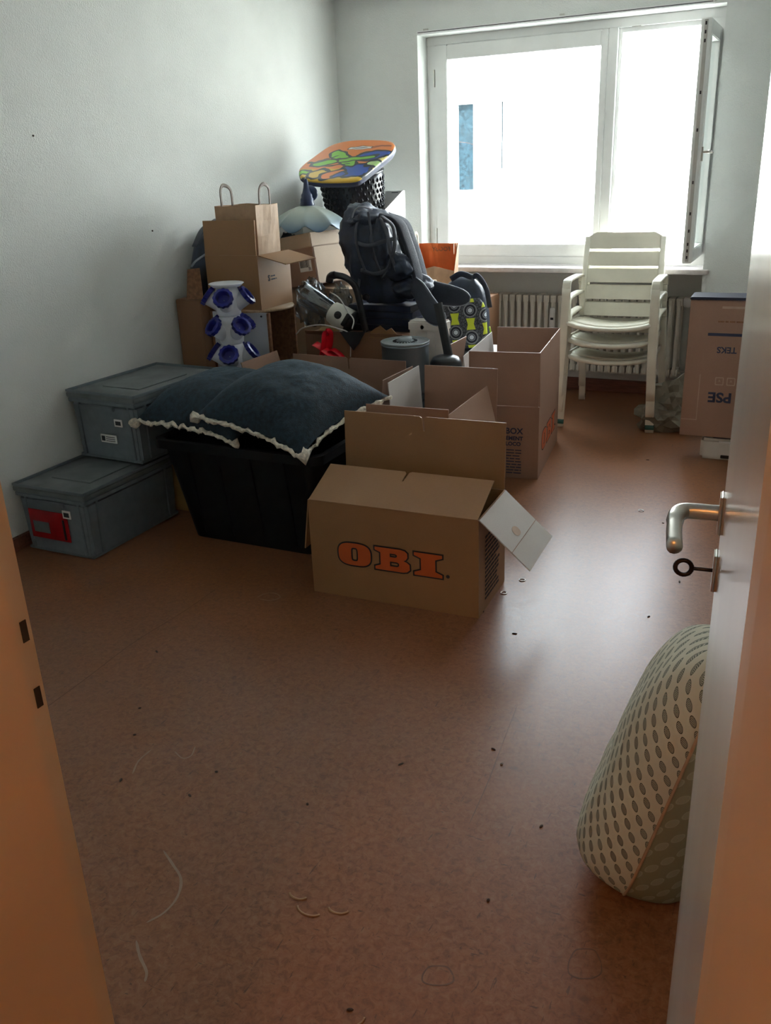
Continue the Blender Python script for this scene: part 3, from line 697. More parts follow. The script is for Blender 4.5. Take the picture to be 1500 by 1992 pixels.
# ================================================================== LEFT STACK
tc_ = thing('tall_carton', 'narrow dark brown tall carton against the left wall', 'box', (-2.925, 3.98, 0))
MB().box(-.080, .080, -.28, .28, 0, .895).build('body', 'cardboard_dark', tc_, bevel=.004)
MB().prism([(.0, 0), (.09, .0), (.085, .155), (.02, .15)], -.002, .002).xf(frame_mtx((-.010, -.275, .895), (.92, .30, 0), (-.05, .03, 1))).build('flap', 'chipboard', tc_)
dfl = thing('duffel_bag', 'black bag slumped on the tall carton by the wall', 'bag', (-2.925, 4.00, .897))
rings = []
for i in range(9):
    y = -.26+.52*i/8; k = max(.03, (1-abs(i-4)**3/66)); rings.append([(x*k, y, .135*k+max(-.135*k, z_*k)+.05*(i/8)) for x, z_ in sup(22, .084, .165, 2.5)])
dm = MB().loft(rings); 
for p in dm.v: p += Vector((mnoise.noise(p*14), mnoise.noise(p*14+Vector((5, 0, 0))), max(-.0, mnoise.noise(p*14+Vector((0, 7, 0))))))*.014
dm.build('body', 'black_nylon', dfl, True)
MB().tube(bez([(.02, -.262, .16), (.06, -.27, .19), (.085, -.15, .24), (.05, .0, .31)], 6), .006, 6).build('zip', 'piping', dfl, True)
MB().tube(bez([(-.01, -.18, .25), (-.005, -.10, .33), (.0, .02, .37)], 6), 0, 10, flat=(.018, .003), up=(1, 0, 0)).build('handle', 'strap', dfl, True)

CY = 3.76
ctl, ctr, cbr = at(397, 497, y=CY), at(499, 499, y=CY), at(509, 604, y=CY)
cz0, cz1 = cbr.z, ctl.z
cab = thing('shelf_unit', 'small white board unit with brown chipboard edges under the open carton', 'cabinet', ((ctl.x+ctr.x)/2+.02, CY+.140, 0))
MB().box(-.165, .165, -.140, -.125, 0, cz0-.014).build('front_panel', 'board_white', cab, bevel=.001)
MB().box(.165, .178, -.140, -.122, 0, cz0-.014).build('side_panel', 'chipboard', cab, bevel=.001)
MB().box(-.180, -.165, -.140, .140, 0, cz0-.014).build('side_panel', 'chipboard', cab, bevel=.001)
MB().box(-.165, .165, .125, .140, 0, cz0-.014).build('back_panel', 'chipboard', cab)
MB().lathe([(.02, -.0139), (.180, -.0139), (.183, -.007), (.180, -.001), (.02, -.001)], 32, (.02, .02, cz0)).build('round_top', 'wood_light', cab, True)
MB().tube([(.135, -.143, cz0-.03), (.135, -.138, cz0-.03)], .005, 8).build('dowel_hole', 'ink', cab)
oc_ = carton('open_carton', 'open brown carton with raised flap holding the paper bag', ((ctl.x+ctr.x)/2, CY+.155, cz0), RAD(0), ctr.x-ctl.x, .30, cz1-cz0,
             [('front', RAD(-3), .165, False), ('right', RAD(104), .165, False)], mt='cardboard')
om = RIGHT((ctr.x-ctl.x)/2+.0006, -.03, (cz1-cz0)*.55)
text('print', 'S', .04, 'ink', oc_, om @ Matrix.Translation((-.03, 0, 0)), .001); print_lines(oc_, om @ Matrix.Translation((-.01, .012, 0)), .05, 2, .016, .006, 'ink', 4)
# brown paper bag
def paper_bag(name, label, loc, rz, a, b_, h, mt, inner, hmt, group=None, hpos=.45, hh=.095, crease=.02, low=1):
    r = thing(name, label, 'bag', loc, rz); m_ = MB(); n = 10
    def ring(z, s, off=0):
        pts = []
        A, B = a*s-off, b_*s-off; fold = crease*(z/h)
        side = [(-A, -B), (A, -B), (A-fold, 0), (A, B), (-A, B), (-A+fold, 0)]
        for i in range(6):
            p, q = Vector((*side[i], 0)), Vector((*side[(i+1) % 6], 0))
            for k in range(6):
                t = k/6; v = p.lerp(q, t); v.z = z+.006*mnoise.noise(Vector((v.x*9, v.y*9, 2)))*(z/h)
                if low < 1 and v.x < A*.6: v.z *= low+(1-low)*max(0, (v.x+A)/(A*1.6))
                wv = .008*mnoise.noise(Vector((v.x*12, z*9, v.y*12+3)))*min(1, z/h*2); v.x += wv; v.y += wv; pts.append(v)
        return pts
    zs = [0, h*.1, h*.3, h*.5, h*.7, h*.85, h]
    m_.loft([ring(z, 1+.05*z/h) for z in zs]+[ring(z, 1+.05*z/h, .002) for z in reversed(zs[1:])], cap=True)
    o = m_.build('body', mt, r)
    if inner:
        im = MB(); im.loft([ring(z, 1+.05*z/h, .0035) for z in zs[2:]], cap=False); im.build('lining', inner, r)
    for s in (-1, 1):
        y = s*(b_*1.04)
        p = bez([(-a*hpos, y-s*.006, h-.06), (-a*hpos, y-s*.006, h), (-a*hpos*.9, y-s*.004, h+hh*.75), (-a*.1, y, h+hh), (a*hpos*.8, y-s*.004, h+hh*.75), (a*hpos*.9, y-s*.006, h), (a*hpos*.9, y-s*.006, h-.06)], 6)
        MB().tube(p, 0, 8, flat=(.0015, .009), up=(0, 1, 0)).build('handle', hmt, r, True)
    return r
pbX0, pbX1 = at(411, 400, y=CY+.05).x, at(498, 400, y=CY+.05).x
pb = paper_bag('paper_bag', 'plain brown paper carrier bag standing in the open carton', ((pbX0+pbX1)/2-.002, CY+.165, cz0+.006), RAD(92), .105, (pbX1-pbX0)/2-.020, .490, 'kraft', None, 'kraft_handle', hpos=.5)
print_lines(pb, frame_mtx((-.1255, -.03, .40), (0, -1, 0), (0, 0, 1)), .025, 4, .014, .008, 'kraft_handle', 2)
print_lines(pb, frame_mtx((-.07, -.1365, .18), (1, 0, 0), (0, 0, 1)), .08, 6, .012, .005, 'olive_cloth', 6)

# planter tower
PY = 3.56
pb0 = at(449, 640, y=PY)
plt = thing('tower_planter', 'white tower planter with blue ringed pockets beside the white board unit', 'planter', (pb0.x, PY, 0))
tiers = [at(440, 585, y=PY).z, at(449, 640, y=PY).z, at(449, 692, y=PY).z]; dz_ = (tiers[0]-tiers[2])/2
zz = tiers[2]-dz_
MB().lathe([(.075, 0), (.10, .004), (.10, .03), (.062, .05), (.055, zz-dz_*.6), (.06, zz-dz_*.5)], 24).build('column', 'planter_white', plt, True)
lvl = [tiers[2]-dz_*1.0, tiers[2], tiers[1], tiers[0]]
for ti, tz in enumerate(lvl):
    prof = [(.050, -dz_*.52), (.058, -dz_*.45), (.062, -dz_*.1), (.060, dz_*.25), (.050, dz_*.48)]
    if ti == 3: prof += [(.066, dz_*.50), (.085, dz_*.62), (.08, dz_*.64), (.03, dz_*.55)]
    tr = MB().lathe(prof, 24, (0, 0, tz)).build('tier', 'planter_white', plt, True)
    for q in range(4):
        az = q*PI/2+(.55 if ti % 2 else .55+PI/4)-.15; d = Vector((math.cos(az)*.80, math.sin(az)*.80, .60)).normalized()
        rot = d.to_track_quat('Z', 'Y').to_matrix().to_4x4(); org = Vector((0, 0, tz-.030))+Vector((d.x, d.y, 0))*.03
        mm = Matrix.Translation(org) @ rot
        MB().lathe([(.034, 0), (.037, .05), (.040, .092), (.036, .092), (.032, .03)], 18).xf(mm).build('spout', 'planter_white', tr, True)
        rr = []
        for rad_, z_ in ((.040, .078), (.047, .080), (.048, .100), (.034, .103), (.031, .098), (.029, .072), (.002, .070)):
            rr.append([Vector(((rad_+(.0022*math.cos(12*2*PI*k/48) if rad_ > .045 else 0))*math.cos(2*PI*k/48), (rad_+(.0022*math.cos(12*2*PI*k/48) if rad_ > .045 else 0))*math.sin(2*PI*k/48), z_)) for k in range(48)])
        MB().loft(rr, cap=False).xf(mm).build('pocket_ring', 'planter_blue', tr)

# ================================================================== MIDDLE HEAP
# low contents carton
LZ = .690
lc = carton('carton', 'brown carton carrying the blender and plastic bags', (-2.135, 4.185, 0), 0, .57, .37, LZ, [('front', RAD(20), .02, False)], mt='cardboard_dark', closed=True)
MB().prism([(0, 0), (.16, .0), (.15, .02), (.12, .055), (.09, .04), (.06, .065), (.03, .05), (0, .03)], -.002, .002).xf(frame_mtx((.10, -.186, LZ-.004), (1, .05, 0), (.1, -.15, 1))).build('torn_flap', 'cardboard', lc)
MB().prism([(0, 0), (.13, .01), (.10, .075), (-.01, .06)], -.002, .002).xf(frame_mtx((-.24, -.12, LZ+.006), (1, .1, 0), (.1, .9, .12))).build('torn_flap', 'yellow_card', lc)
# tall pale carton and archive box
pc = carton('pale_carton', 'pale carton under the tilted lidded box', (-2.465, 4.705, 0), RAD(0), .82, .46, .858, [], mt='cardboard_pale', closed=True)
ab = thing('archive_box', 'tilted lidded carton with a barcode label under the glass lampshade', 'box', at(619, 556, y=4.37), rot=(RAD(0), RAD(-8.5), RAD(-17)))
MB().box(-.40, 0, 0, .40, 0.01, .265).build('body', 'cardboard_rose', ab, bevel=.003)
ld = MB().box(-.408, .008, -.008, .408, .212, .288).build('lid', 'cardboard_pale', ab, bevel=.004)
MB().box(.0005, .0028, .01, .39, .015, .210).build('lit_side_sheet', 'cardboard_pale', ab)  # paler sheet paints in the window light on this side of the box
bl = MB().box(-.125, -.025, -.0022, -.0002, .085, .155).build('barcode_label', 'paper_white', ab)
bc = MB(); x = -.118; rnd = random.Random(5)
while x < -.045: wd = rnd.choice((.002, .003, .005)); bc.box(x, x+wd, -.0030, -.0021, .107, .149); x += wd+rnd.choice((.002, .003, .004))
bc.build('barcode', 'ink', bl)
text('print', '71', .022, 'ink', bl, FRONT(-.042, -.0024, .096), .0006)
# denim heap
def blob(name, loc, rad, amp, fr, mt, root, seed, sub=4, flat=True, smooth=True):
    bm = bmesh.new(); bmesh.ops.create_icosphere(bm, subdivisions=sub, radius=1); me = bpy.data.meshes.new(name)
    for v in bm.verts:
        p = v.co.copy(); d = p.normalized(); k = 1+amp*mnoise.noise(p*fr+Vector((seed, 0, 0)))+amp*.5*mnoise.noise(p*fr*2.3+Vector((0, seed, 0)))-amp*.7*abs(mnoise.noise(p*fr*1.5+Vector((0, 0, seed))))
        q = Vector((d.x*rad[0]*k, d.y*rad[1]*k, d.z*rad[2]*k))
        if flat: q.z = max(q.z, -rad[2]*.8)
        v.co = q+Vector((0, 0, rad[2]*.8 if flat else 0))
    bm.to_mesh(me); bm.free(); me.materials.append(MATS[mt])
    for p in me.polygons: p.use_smooth = smooth
    o = bpy.data.objects.new(name, me); COL.objects.link(o); o.parent = root; o.location = loc; return o
dn = thing('folded_clothes', 'dark blue-grey clothes heaped beside the lampshade', 'clothes', (-2.845, 4.585, .860))
blob('cloth', (0, 0, 0), (.075, .09, .165), .25, 3.2, 'denim', dn, 3)
# glass lampshade
LP = at(604, 438, y=4.58)
lz0 = at(604, 452, y=4.42).z
lmp = thing('pendant_lamp', 'scalloped frosted glass pendant lampshade with dark blue fitting', 'lamp', (LP.x-.012, 4.58, lz0+.012))
sh = MB(); n = 96; rr = []
prof = [(.220, -.002), (.203, .022), (.175, .050), (.142, .076), (.104, .100), (.064, .116), (.032, .124)]
for pi_, (r_, z_) in enumerate(prof):
    k = max(0, (r_-.03)/.17)
    rr.append([(r_*(1+.035*k*abs(math.cos(4.5*a+.4)))*math.cos(a), r_*(1+.035*k*abs(math.cos(4.5*a+.4)))*math.sin(a), z_+(.030*k**2*(1-abs(math.cos(4.5*a+.4))))-.006*k) for a in [2*PI*i/n for i in range(n)]])
rr2 = [[(x*.975, y*.975, z-.004) for x, y, z in r_] for r_ in reversed(rr)]
sh.loft(rr+rr2, cap=False); sh.build('glass_shade', 'lamp_glass', lmp, True)
ft_ = MB().lathe([(.040, .118), (.042, .128), (.038, .140), (.037, .158), (.032, .164), (.031, .180), (.024, .190), (.016, .220), (.011, .258), (.006, .265)], 24).build('fitting', 'lamp_fitting', lmp, True)
MB().tube([(0, 0, .26), (0, 0, .278)], .003, 6).build('hook', 'steel', ft_)
MB().lathe([(.012, -.012), (.040, -.008), (.043, 0), (.040, .008), (.012, .012)], 24).xf(Matrix.Translation((0, .05, .185)) @ Matrix.Rotation(PI/2, 4, 'X')).build('ceiling_rose', 'lamp_fitting', lmp, True)
# white carton + basket + bodyboard
WB = (-2.70, 5.155)
wbx = thing('white_box', 'tall white carton in the corner under the black basket', 'box', (WB[0], WB[1], 0))
MB().box(-.26, .26, -.205, .205, 0, 1.19).build('body', 'white_card', wbx, bevel=.003)
MB().prism([(0, 0), (.41, 0), (.41, .155), (.385, .158), (.015, .02)], -.002, .002).xf(frame_mtx((.258, -.205, 1.19), (0, 1, 0), (0, 0, 1))).build('side_flap', 'white_card', wbx)
MB().prism([(0, 0), (.50, 0), (.50, .155), (0, .155)], -.002, .002).xf(frame_mtx((-.245, .202, 1.19), (1, 0, 0), (0, 0, 1))).build('back_flap', 'white_card', wbx)
MB().box(.17, .215, .1990, .2000, 1.333, 1.337).build('slot', 'ink', wbx)
bq = at(690, 400, y=5.12)
bsk = thing('basket', 'black woven-look basket below the bodyboard', 'basket', (bq.x+.005, 5.125, 1.205), rot=(RAD(9), RAD(0), RAD(0)))
bk = MB(); bk.lathe([(.150, .004), (.165, .0), (.178, .06), (.192, .20), (.198, .262), (.190, .262), (.183, .20), (.16, .01)], 40); bk.build('body', 'basket_black', bsk, True)
wv = MB()
for ro in range(7):
    for q in range(34):
        z_ = .030+ro*.032; r_ = .171+.026*(z_/.26); a = 2*PI*(q+(.5 if ro % 2 else 0))/34
        c = Vector((r_*math.cos(a), r_*math.sin(a), z_)); d = Vector((-math.sin(a), math.cos(a), 0)); nn = Vector((math.cos(a), math.sin(a), 0))
        wv.tube([c-Vector((0, 0, .013)), c+nn*.004, c+Vector((0, 0, .013))], [.004, .008, .004], 6)
wvo = wv.build('weave', 'basket_black', bsk, True); wvo['kind'] = 'stuff'
MB().tube([(.196*math.cos(a), .196*math.sin(a), .262) for a in [2*PI*i/40 for i in range(40)]], .007, 8, loop=True).build('rim', 'basket_black', bsk, True)
# bodyboard: outline from the photo on a tilted plane
KT = .42; Y0, Z0 = 4.70, 1.452
def on_board(px, py):
    d = CR*(px-750)/F_PX - CU*(py-996)/F_PX + CW
    t = (Z0-CC.z-KT*(Y0-CC.y))/(d.z-KT*d.y); return CC+d*t
outl = [(580, 336), (581, 328), (590, 318), (610, 303), (634, 286), (654, 277), (685, 271), (725, 270), (757, 272), (768, 279), (766, 290), (754, 302), (738, 315), (720, 330), (706, 341), (690, 349), (660, 351), (625, 351), (596, 348), (584, 343)]
wp = [on_board(*p) for p in outl]; cen = sum(wp, Vector())/len(wp)
bdm = frame_mtx(cen, (1, 0, 0), (0, 1, KT)); inv = bdm.inverted(); lp_ = [inv @ p for p in wp]
lp_ = bez([Vector((p.x, p.y, 0)) for p in lp_]+[Vector((lp_[0].x, lp_[0].y, 0))], 4)[:-1]
brd = thing('bodyboard', 'orange blue and green graffiti-print bodyboard lying on the basket', 'bodyboard'); brd.matrix_world = bdm
def br(s, z): return [Vector((p.x*s, p.y*s, z)) for p in lp_]
MB().loft([br(.93, .0), br(.985, -.006), br(1.0, -.016)], cap=True).build('deck', 'bodyboard_print', brd, True)
bo_ = brd.children[0]
for p in bo_.data.polygons: p.use_smooth = len(p.vertices) < 8
MB().loft([br(1.0, -.0162), br(1.0, -.030), br(.96, -.046)], cap=True).build('slick_bottom', 'ink_blue', brd)
# blender lying in the carton
BY = 4.15
a0, a1 = at(688, 640, y=BY), at(590, 578, y=BY); ax = (a1-a0).normalized()
bl_ = thing('blender', 'cream blender with black dial lying tipped over', 'blender', a0+Vector((.008, -.02, .026)))
rotb = ax.to_track_quat('Z', 'Y').to_matrix().to_4x4()
MB().lathe([(.046, 0), (.066, .004), (.068, .03), (.064, .09), (.056, .135), (.050, .14)], 28).xf(rotb).build('base', 'blender_white', bl_, True)
MB().lathe([(.040, .141), (.048, .150), (.062, .31), (.064, .325), (.058, .325), (.044, .155)], 28).xf(rotb).build('jar', 'jar_glass', bl_, True)
MB().lathe([(.068, -.002), (.069, .018), (.060, .020), (.05, -.004)], 28).xf(rotb).build('foot_ring', 'black_plastic', bl_, True)
view = (CC-a0).normalized(); side = (view-ax*view.dot(ax)).normalized()
dial_o = ax*.075+side*.060
dl = MB().lathe([(.020, 0), (.020, .010), (.016, .013), (.003, .013)], 20).xf(frame_mtx(dial_o, ax.cross(side), ax)).build('dial', 'black_plastic', bl_, True)
MB().box(-.003, .003, -.016, .016, .013, .019).xf(frame_mtx(dial_o, ax.cross(side)*.8+ax*.6, ax)).build('dial_grip', 'key_metal', dl)
MB().box(-.035, .035, -.006, .012, -.004, .020).xf(frame_mtx(side*.058+ax*.022, ax.cross(side), ax)).build('switch_panel', 'black_plastic', bl_, bevel=.003)
cb = [at(642, 568, y=4.05), at(660, 580, y=4.02), at(676, 605, y=4.0), at(688, 622, y=4.01), at(685, 640, y=3.99)]
cbl = thing('power_cord', 'white power cord looping around the blender and over the carton', 'cord', (cb[0].x, cb[0].y, cb[0].z))
lc0 = cbl.location.copy()
MB().tube([p-lc0 for p in bez(cb, 6)], .0035, 6).build('upper_loop', 'cable_white', cbl, True)
cb2 = [at(576, 650, y=3.995), at(590, 638, y=3.99), at(625, 632, y=3.985), at(660, 640, y=3.985), at(678, 648, y=3.985), at(682, 670, y=3.988), at(682, 694, y=3.99)]
MB().tube([p-lc0 for p in bez(cb2, 6)], .0035, 6).build('lower_loop', 'cable_white', cbl, True)
# plastic bags
b1 = thing('plastic_bag', 'clear crumpled plastic bag around the blender jar', 'bag', at(604, 632, y=4.20)); b1.location.z = LZ+.001
blob('film', (0, .03, 0), (.085, .075, .14), .35, 3.0, 'bag_film', b1, 8, smooth=False)
b2 = thing('plastic_bag', 'grey translucent plastic bag between the black curved tube and backpack', 'bag', at(672, 600, y=4.25)); b2.location.z = LZ+.001
blob('film', (-.01, -.03, 0), (.070, .055, .125), .3, 3.0, 'bag_film', b2, 15, smooth=False)
b3 = thing('plastic_bag', 'black refuse bag piece hanging over the carton front below the blender', 'bag', at(688, 660, y=3.985))
MB().prism([(-.075, .035), (.06, .04), (.075, .05), (.03, -.02), (.0, -.055), (-.03, -.02)], -.004, .004).xf(frame_mtx((0, -.004, 0), (1, 0, 0), (0, .05, 1))).build('sheet', 'black_fabric', b3)
# black curved tube
tp = [at(641, 549, y=4.04), at(643, 538, y=4.04), at(652, 535, y=4.04), at(672, 540, y=4.05), at(690, 556, y=4.06), at(699, 585, y=4.08), at(705, 615, y=4.09), at(712, 645, y=4.10)]
tp[-1].z = max(tp[-1].z, LZ+.003)
tbx = thing('handle_bar', 'black curved metal bar with bent end standing in the carton', 'bar', tp[-1]); o0 = tbx.location.copy()
MB().tube([p-o0 for p in bez(tp[2:], 6)], .017, 12).build('bar', 'black_plastic', tbx, True)
MB().tube([p-o0 for p in bez(tp[:3], 4)], .020, 12).build('end_grip', 'black_plastic', tbx, True)
kn = at(712, 578, y=4.10)-o0
MB().lathe([(.004, -.014), (.016, -.012), (.018, 0), (.016, .012), (.004, .014)], 14).xf(Matrix.Translation(kn) @ Matrix.Rotation(PI/2, 4, 'X')).build('clamp_knob', 'black_plastic', tbx, True)
# red ribbon
rb0 = at(640, 690, y=3.93)
rib = thing('ribbon', 'shiny red ribbon loops in front of the blender carton', 'ribbon', rb0)
def R_(pts, wd, nm='loop'):
    MB().tube(bez([at(px, py, y=3.93+dy)-rb0 for px, py, dy in pts], 6), 0, 8, flat=(wd, .002), up=(.3, 1, .2)).build(nm, 'red_ribbon', rib, True)
R_([(628, 690, 0), (632, 665, .0), (634, 650, .01), (641, 650, .03), (641, 670, .035), (636, 690, .03)], .026)
R_([(612, 668, 0), (625, 675, .0), (645, 690, .01), (668, 700, .02), (676, 700, .03)], .026)
R_([(608, 702, 0), (625, 694, .01), (645, 680, .02), (660, 688, .03), (672, 702, .03)], .016)
R_([(600, 702, .02), (620, 698, .02), (650, 700, .02)], .012, 'tail')
# teal bin and tin
tx = at(788, 662, y=3.855)
tl_ = thing('storage_bin', 'dark blue-grey plastic bin under the metal tin', 'bin', (tx.x-.040, 3.855, 0))
MB().frust((-.14, .14, -.115, .115, 0), (-.15, .15, -.125, .125, .44)).build('body', 'teal_box', tl_, bevel=.012, seg=3)
MB().box(-.155, .155, -.132, .132, .441, .466).build('lid', 'teal_box', tl_, bevel=.006)
th = tx.z-.467-.012
tn = thing('metal_tin', 'round grey metal tin with knobbed lid', 'tin', (tx.x, 3.855, .467))
MB().lathe([(.02, 0), (.112, 0), (.114, .006), (.114, th-.012), (.117, th-.008), (.117, th), (.02, th)], 40).build('body', 'tin', tn, True)
ldt = MB().lathe([(.117, th), (.119, th+.010), (.116, th+.012), (.110, th+.004), (.05, th+.010), (.01, th+.012)], 40).build('lid', 'tin_lid', tn, True)
MB().lathe([(.034, th+.009), (.036, th+.014), (.034, th+.026), (.028, th+.030), (.004, th+.031)], 24).build('knob', 'tin_lid', ldt, True)
vt = MB()
for i in range(24):
    a = 2*PI*i/24; d = Vector((math.cos(a), math.sin(a), 0)); e = Vector((-d.y, d.x, 0)); z_ = Vector((0, 0, th+.0125))
    vt.hexa([d*.045+e*.002+z_-Vector((0, 0, .003)), d*.06+e*.002+z_-Vector((0, 0, .004)), d*.06-e*.002+z_-Vector((0, 0, .004)), d*.045-e*.002+z_-Vector((0, 0, .003)), d*.045+e*.002+z_, d*.06+e*.002+z_-Vector((0, 0, .001)), d*.06-e*.002+z_-Vector((0, 0, .001)), d*.045-e*.002+z_])
vt.build('vent_marks', 'ink', ldt)
# pole with rounded base
ps = at(862, 700, y=3.90)
st = thing('pole_stand', 'flat black pole rising from a rounded black base beside the tin', 'stand', (ps.x+.008, 3.915, 0))
hz_ = at(862, 692, y=3.90).z
MB().lathe([(.02, 0), (.080, .004), (.079, .04), (.078, hz_-.06), (.075, hz_-.03), (.062, hz_-.010), (.040, hz_-.001), (.01, hz_)], 28).build('base', 'black_plastic', st, True)
MB().tube([(.075*math.cos(a), .075*math.sin(a), hz_-.055) for a in [2*PI*i/36 for i in range(36)]], .0030, 6, loop=True).build('piping', 'piping', st, True)
pp0 = Vector((.01, .02, hz_-.02)); pp1 = at(852, 590, y=3.98)-st.location
MB().tube([pp0, pp0.lerp(pp1, .5), pp1], 0, 8, flat=(.022, .011), up=(1, 0, 0)).build('pole', 'black_plastic', st)
# carton with cream leather bag
cbx = carton('carton', 'small open brown carton holding the cream leather bag', (-1.755, 4.175, 0), 0, .205, .24, .50, [('right', RAD(9), .16, False)], mt='cardboard_rose')
crm = thing('handbag', 'cream leather bag with a round metal stud standing in a small carton', 'bag', (-1.755, 4.115, .006))
ct = at(800, 625, y=4.06).z-.006
MB().box(-.095, .095, -.05, .035, 0, ct).build('body', 'cream_leather', crm, bevel=.012, seg=3)
MB().box(-.098, .098, -.056, .04, ct-.05, ct+.002).build('flap', 'cream_leather', crm, bevel=.008, seg=3)
for q in (-.05, .0, .05): MB().box(q-.0012, q+.0012, -.0515, -.0495, .3, ct-.052).build('seam', 'sill_stone', crm)
MB().lathe([(.010, 0), (.010, .004), (.005, .008), (.001, .008)], 14).xf(frame_mtx((-.02, -.056, ct-.028), (-1, 0, 0), (0, 0, 1))).build('stud', 'steel', crm, True)
# stack of flat black trays
ty = 4.315
txs = (at(704, 620, y=ty).x, at(822, 620, y=ty).x)
for i in range(4):
    t_ = thing('flat_tray', ('lowest black slatted tray of the flat stack, resting on the blender carton', 'second lowest black slatted tray in the stack under the backpack', 'black slatted tray just below the uppermost one of the stack', 'uppermost black slatted tray carrying the trekking backpack')[i], 'crate', ((txs[0]+txs[1])/2+.008*(i % 2), ty, LZ+.001+i*.034), RAD((2, -3, 3, -1)[i]), 'flat folded black crates')
    a = (txs[1]-txs[0])/2; 
    MB().box(-a, a, -.16, .16, .004, .012).build('panel', 'dark_blue_plastic', t_, bevel=.002)
    for yy in (-.16, .15): MB().box(-a, a, yy, yy+.010, 0, .031).build('edge_rail', 'dark_blue_plastic', t_, bevel=.002)
    for xx in (-a, a-.010): MB().box(xx, xx+.010, -.15, .15, 0, .031).build('side_rail', 'dark_blue_plastic', t_, bevel=.002)
TZ = LZ+.001+4*.034
# ---------------------------------------------------------------- trekking backpack
KY = 4.30
bpB = Vector((at(772, 596, y=KY).x, KY, TZ+.002))
bp = thing('backpack', 'large black trekking backpack leaning on the heap', 'backpack', bpB)
def L_(px, py, dy=0): return at(px, py, y=KY+dy)-bpB
axis = [L_(775, 592), L_(762, 565), L_(745, 530), L_(730, 495), L_(718, 460), L_(710, 430), L_(712, 410), L_(716, 402)]
hw_ = [.085, .125, .140, .140, .132, .115, .080, .02]; dw_ = [.10, .13, .145, .15, .15, .14, .10, .03]
rings = []
for i, (c, wv_, d) in enumerate(zip(axis, hw_, dw_)):
    a = axis[max(0, i-1)]; b_ = axis[min(len(axis)-1, i+1)]; t = (b_-a).normalized(); xx = Vector((0, 1, 0)).cross(t).normalized()
    rings.append([c+xx*u*.95+Vector((0, 1, 0))*v for u, v in sup(64, wv_, d, 3.0)])
rs = []
for k in range(len(rings)-1):
    for q in range(7): rs.append([p.lerp(r_, q/7) for p, r_ in zip(rings[k], rings[k+1])])
rs.append(rings[-1])
bm_ = MB().loft(rs)
cenl = L_(740, 500)
for p in bm_.v:
    d = (p-cenl).normalized(); f = 1-2*abs(mnoise.noise(Vector((p.x*14, p.y*9, p.z*7+2)))); g2 = 1-2*abs(mnoise.noise(Vector((p.x*24+3, p.y*20, p.z*16))))
    p += d*(.016*f*abs(f)+.008*g2*abs(g2)) + Vector((mnoise.noise(p*9), mnoise.noise(p*9+Vector((9, 0, 0))), mnoise.noise(p*9+Vector((0, 9, 0)))))*.012
    p.z = max(p.z, 0)
bm_.build('main_sack', 'black_nylon', bp, True)
# lid
blob('lid', L_(718, 418, -.02)-Vector((0, 0, .02)), (.105, .145, .052), .24, 1.9, 'black_nylon', bp, 41, flat=False)
MB().tube(bez([L_(684, 428, -.13), L_(690, 410, -.14), L_(704, 402, -.14), L_(724, 408, -.13)], 5), .004, 6).build('piping', 'piping', bp, True)
blob('side_pocket', L_(742, 478, -.125), (.062, .055, .130), .16, 1.7, 'black_nylon', bp, 52, flat=False)
blob('stretch_pocket', L_(775, 520, -.13), (.080, .060, .075), .20, 1.8, 'black_nylon', bp, 57, flat=False)
# shoulder straps along the back panel (right side in the photo)
for dy, dx in ((-.10, 0), (.08, 10)):
    MB().tube(bez([L_(742+dx, 418, dy), L_(775+dx, 432, dy), L_(792+dx, 470, dy), L_(805+dx, 510, dy), L_(812+dx, 545, dy), L_(800+dx, 566, dy)], 6), 0, 12, flat=(.034, .012), up=(.2, 1, 0)).build('shoulder_strap', 'mesh_pad', bp, True)
MB().tube(bez([L_(742, 420, -.16), L_(764, 440, -.185), L_(768, 475, -.19), L_(758, 515, -.185), L_(745, 540, -.17)], 6), 0, 8, flat=(.012, .003), up=(.5, 1, 0)).build('compression_strap', 'strap', bp, True)
MB().tube(bez([L_(740, 424, -.16), L_(752, 455, -.195), L_(760, 495, -.195), L_(772, 530, -.17)], 6), 0, 8, flat=(.010, .003), up=(.5, 1, 0)).build('compression_strap', 'strap', bp, True)
MB().tube(bez([L_(765, 430, -.02), L_(780, 470, -.03), L_(800, 530, -.03), L_(812, 572, -.02)], 6), .014, 8).build('frame_stay', 'black_plastic', bp, True)
for k_, (p_, w_) in enumerate((([(700, 415, -.15), (692, 450, -.165), (697, 490, -.165), (712, 530, -.16)], .008), ([(716, 412, -.15), (722, 450, -.17), (730, 500, -.172), (745, 545, -.165)], .008), ([(690, 470, -.155), (715, 478, -.178), (745, 470, -.182), (775, 462, -.14)], .010), ([(702, 525, -.155), (730, 533, -.172), (765, 520, -.175), (792, 508, -.13)], .010))):
    MB().tube(bez([L_(*q) for q in p_], 6), 0, 8, flat=(.002, w_), up=(.2, 1, 0)).build('webbing_strap', 'strap', bp, True)
# lumbar pad and hip belt wings
blob('lumbar_pad', L_(800, 556, -.05), (.115, .115, .065), .20, 1.8, 'black_nylon', bp, 63, flat=False)
def wing(pts, h, th_, nm):
    pts = bez(pts, 5); n = len(pts); rr = []
    for i, p in enumerate(pts):
        a = pts[max(0, i-1)]; b_ = pts[min(n-1, i+1)]; t = (b_-a).normalized(); u = Vector((0, .25, 1)); u = (u-t*u.dot(t)).normalized(); w_ = t.cross(u)
        k = min(1, .55+.45*math.sin(PI*i/(n-1)))*(1 if i < n-3 else (.95, .82, .45)[i-n+3])
        rr.append([p+u*x*k+w_*y*k for x, y in sup(20, h, th_, 3)])
    o = MB().loft(rr).build(nm, 'mesh_pad', bp, True)
    e = [r_[0] for r_ in rr]+[r_[10] for r_ in reversed(rr)]
    MB().tube(e, .0035, 6, loop=True).build('piping', 'piping', o, True)
    return o
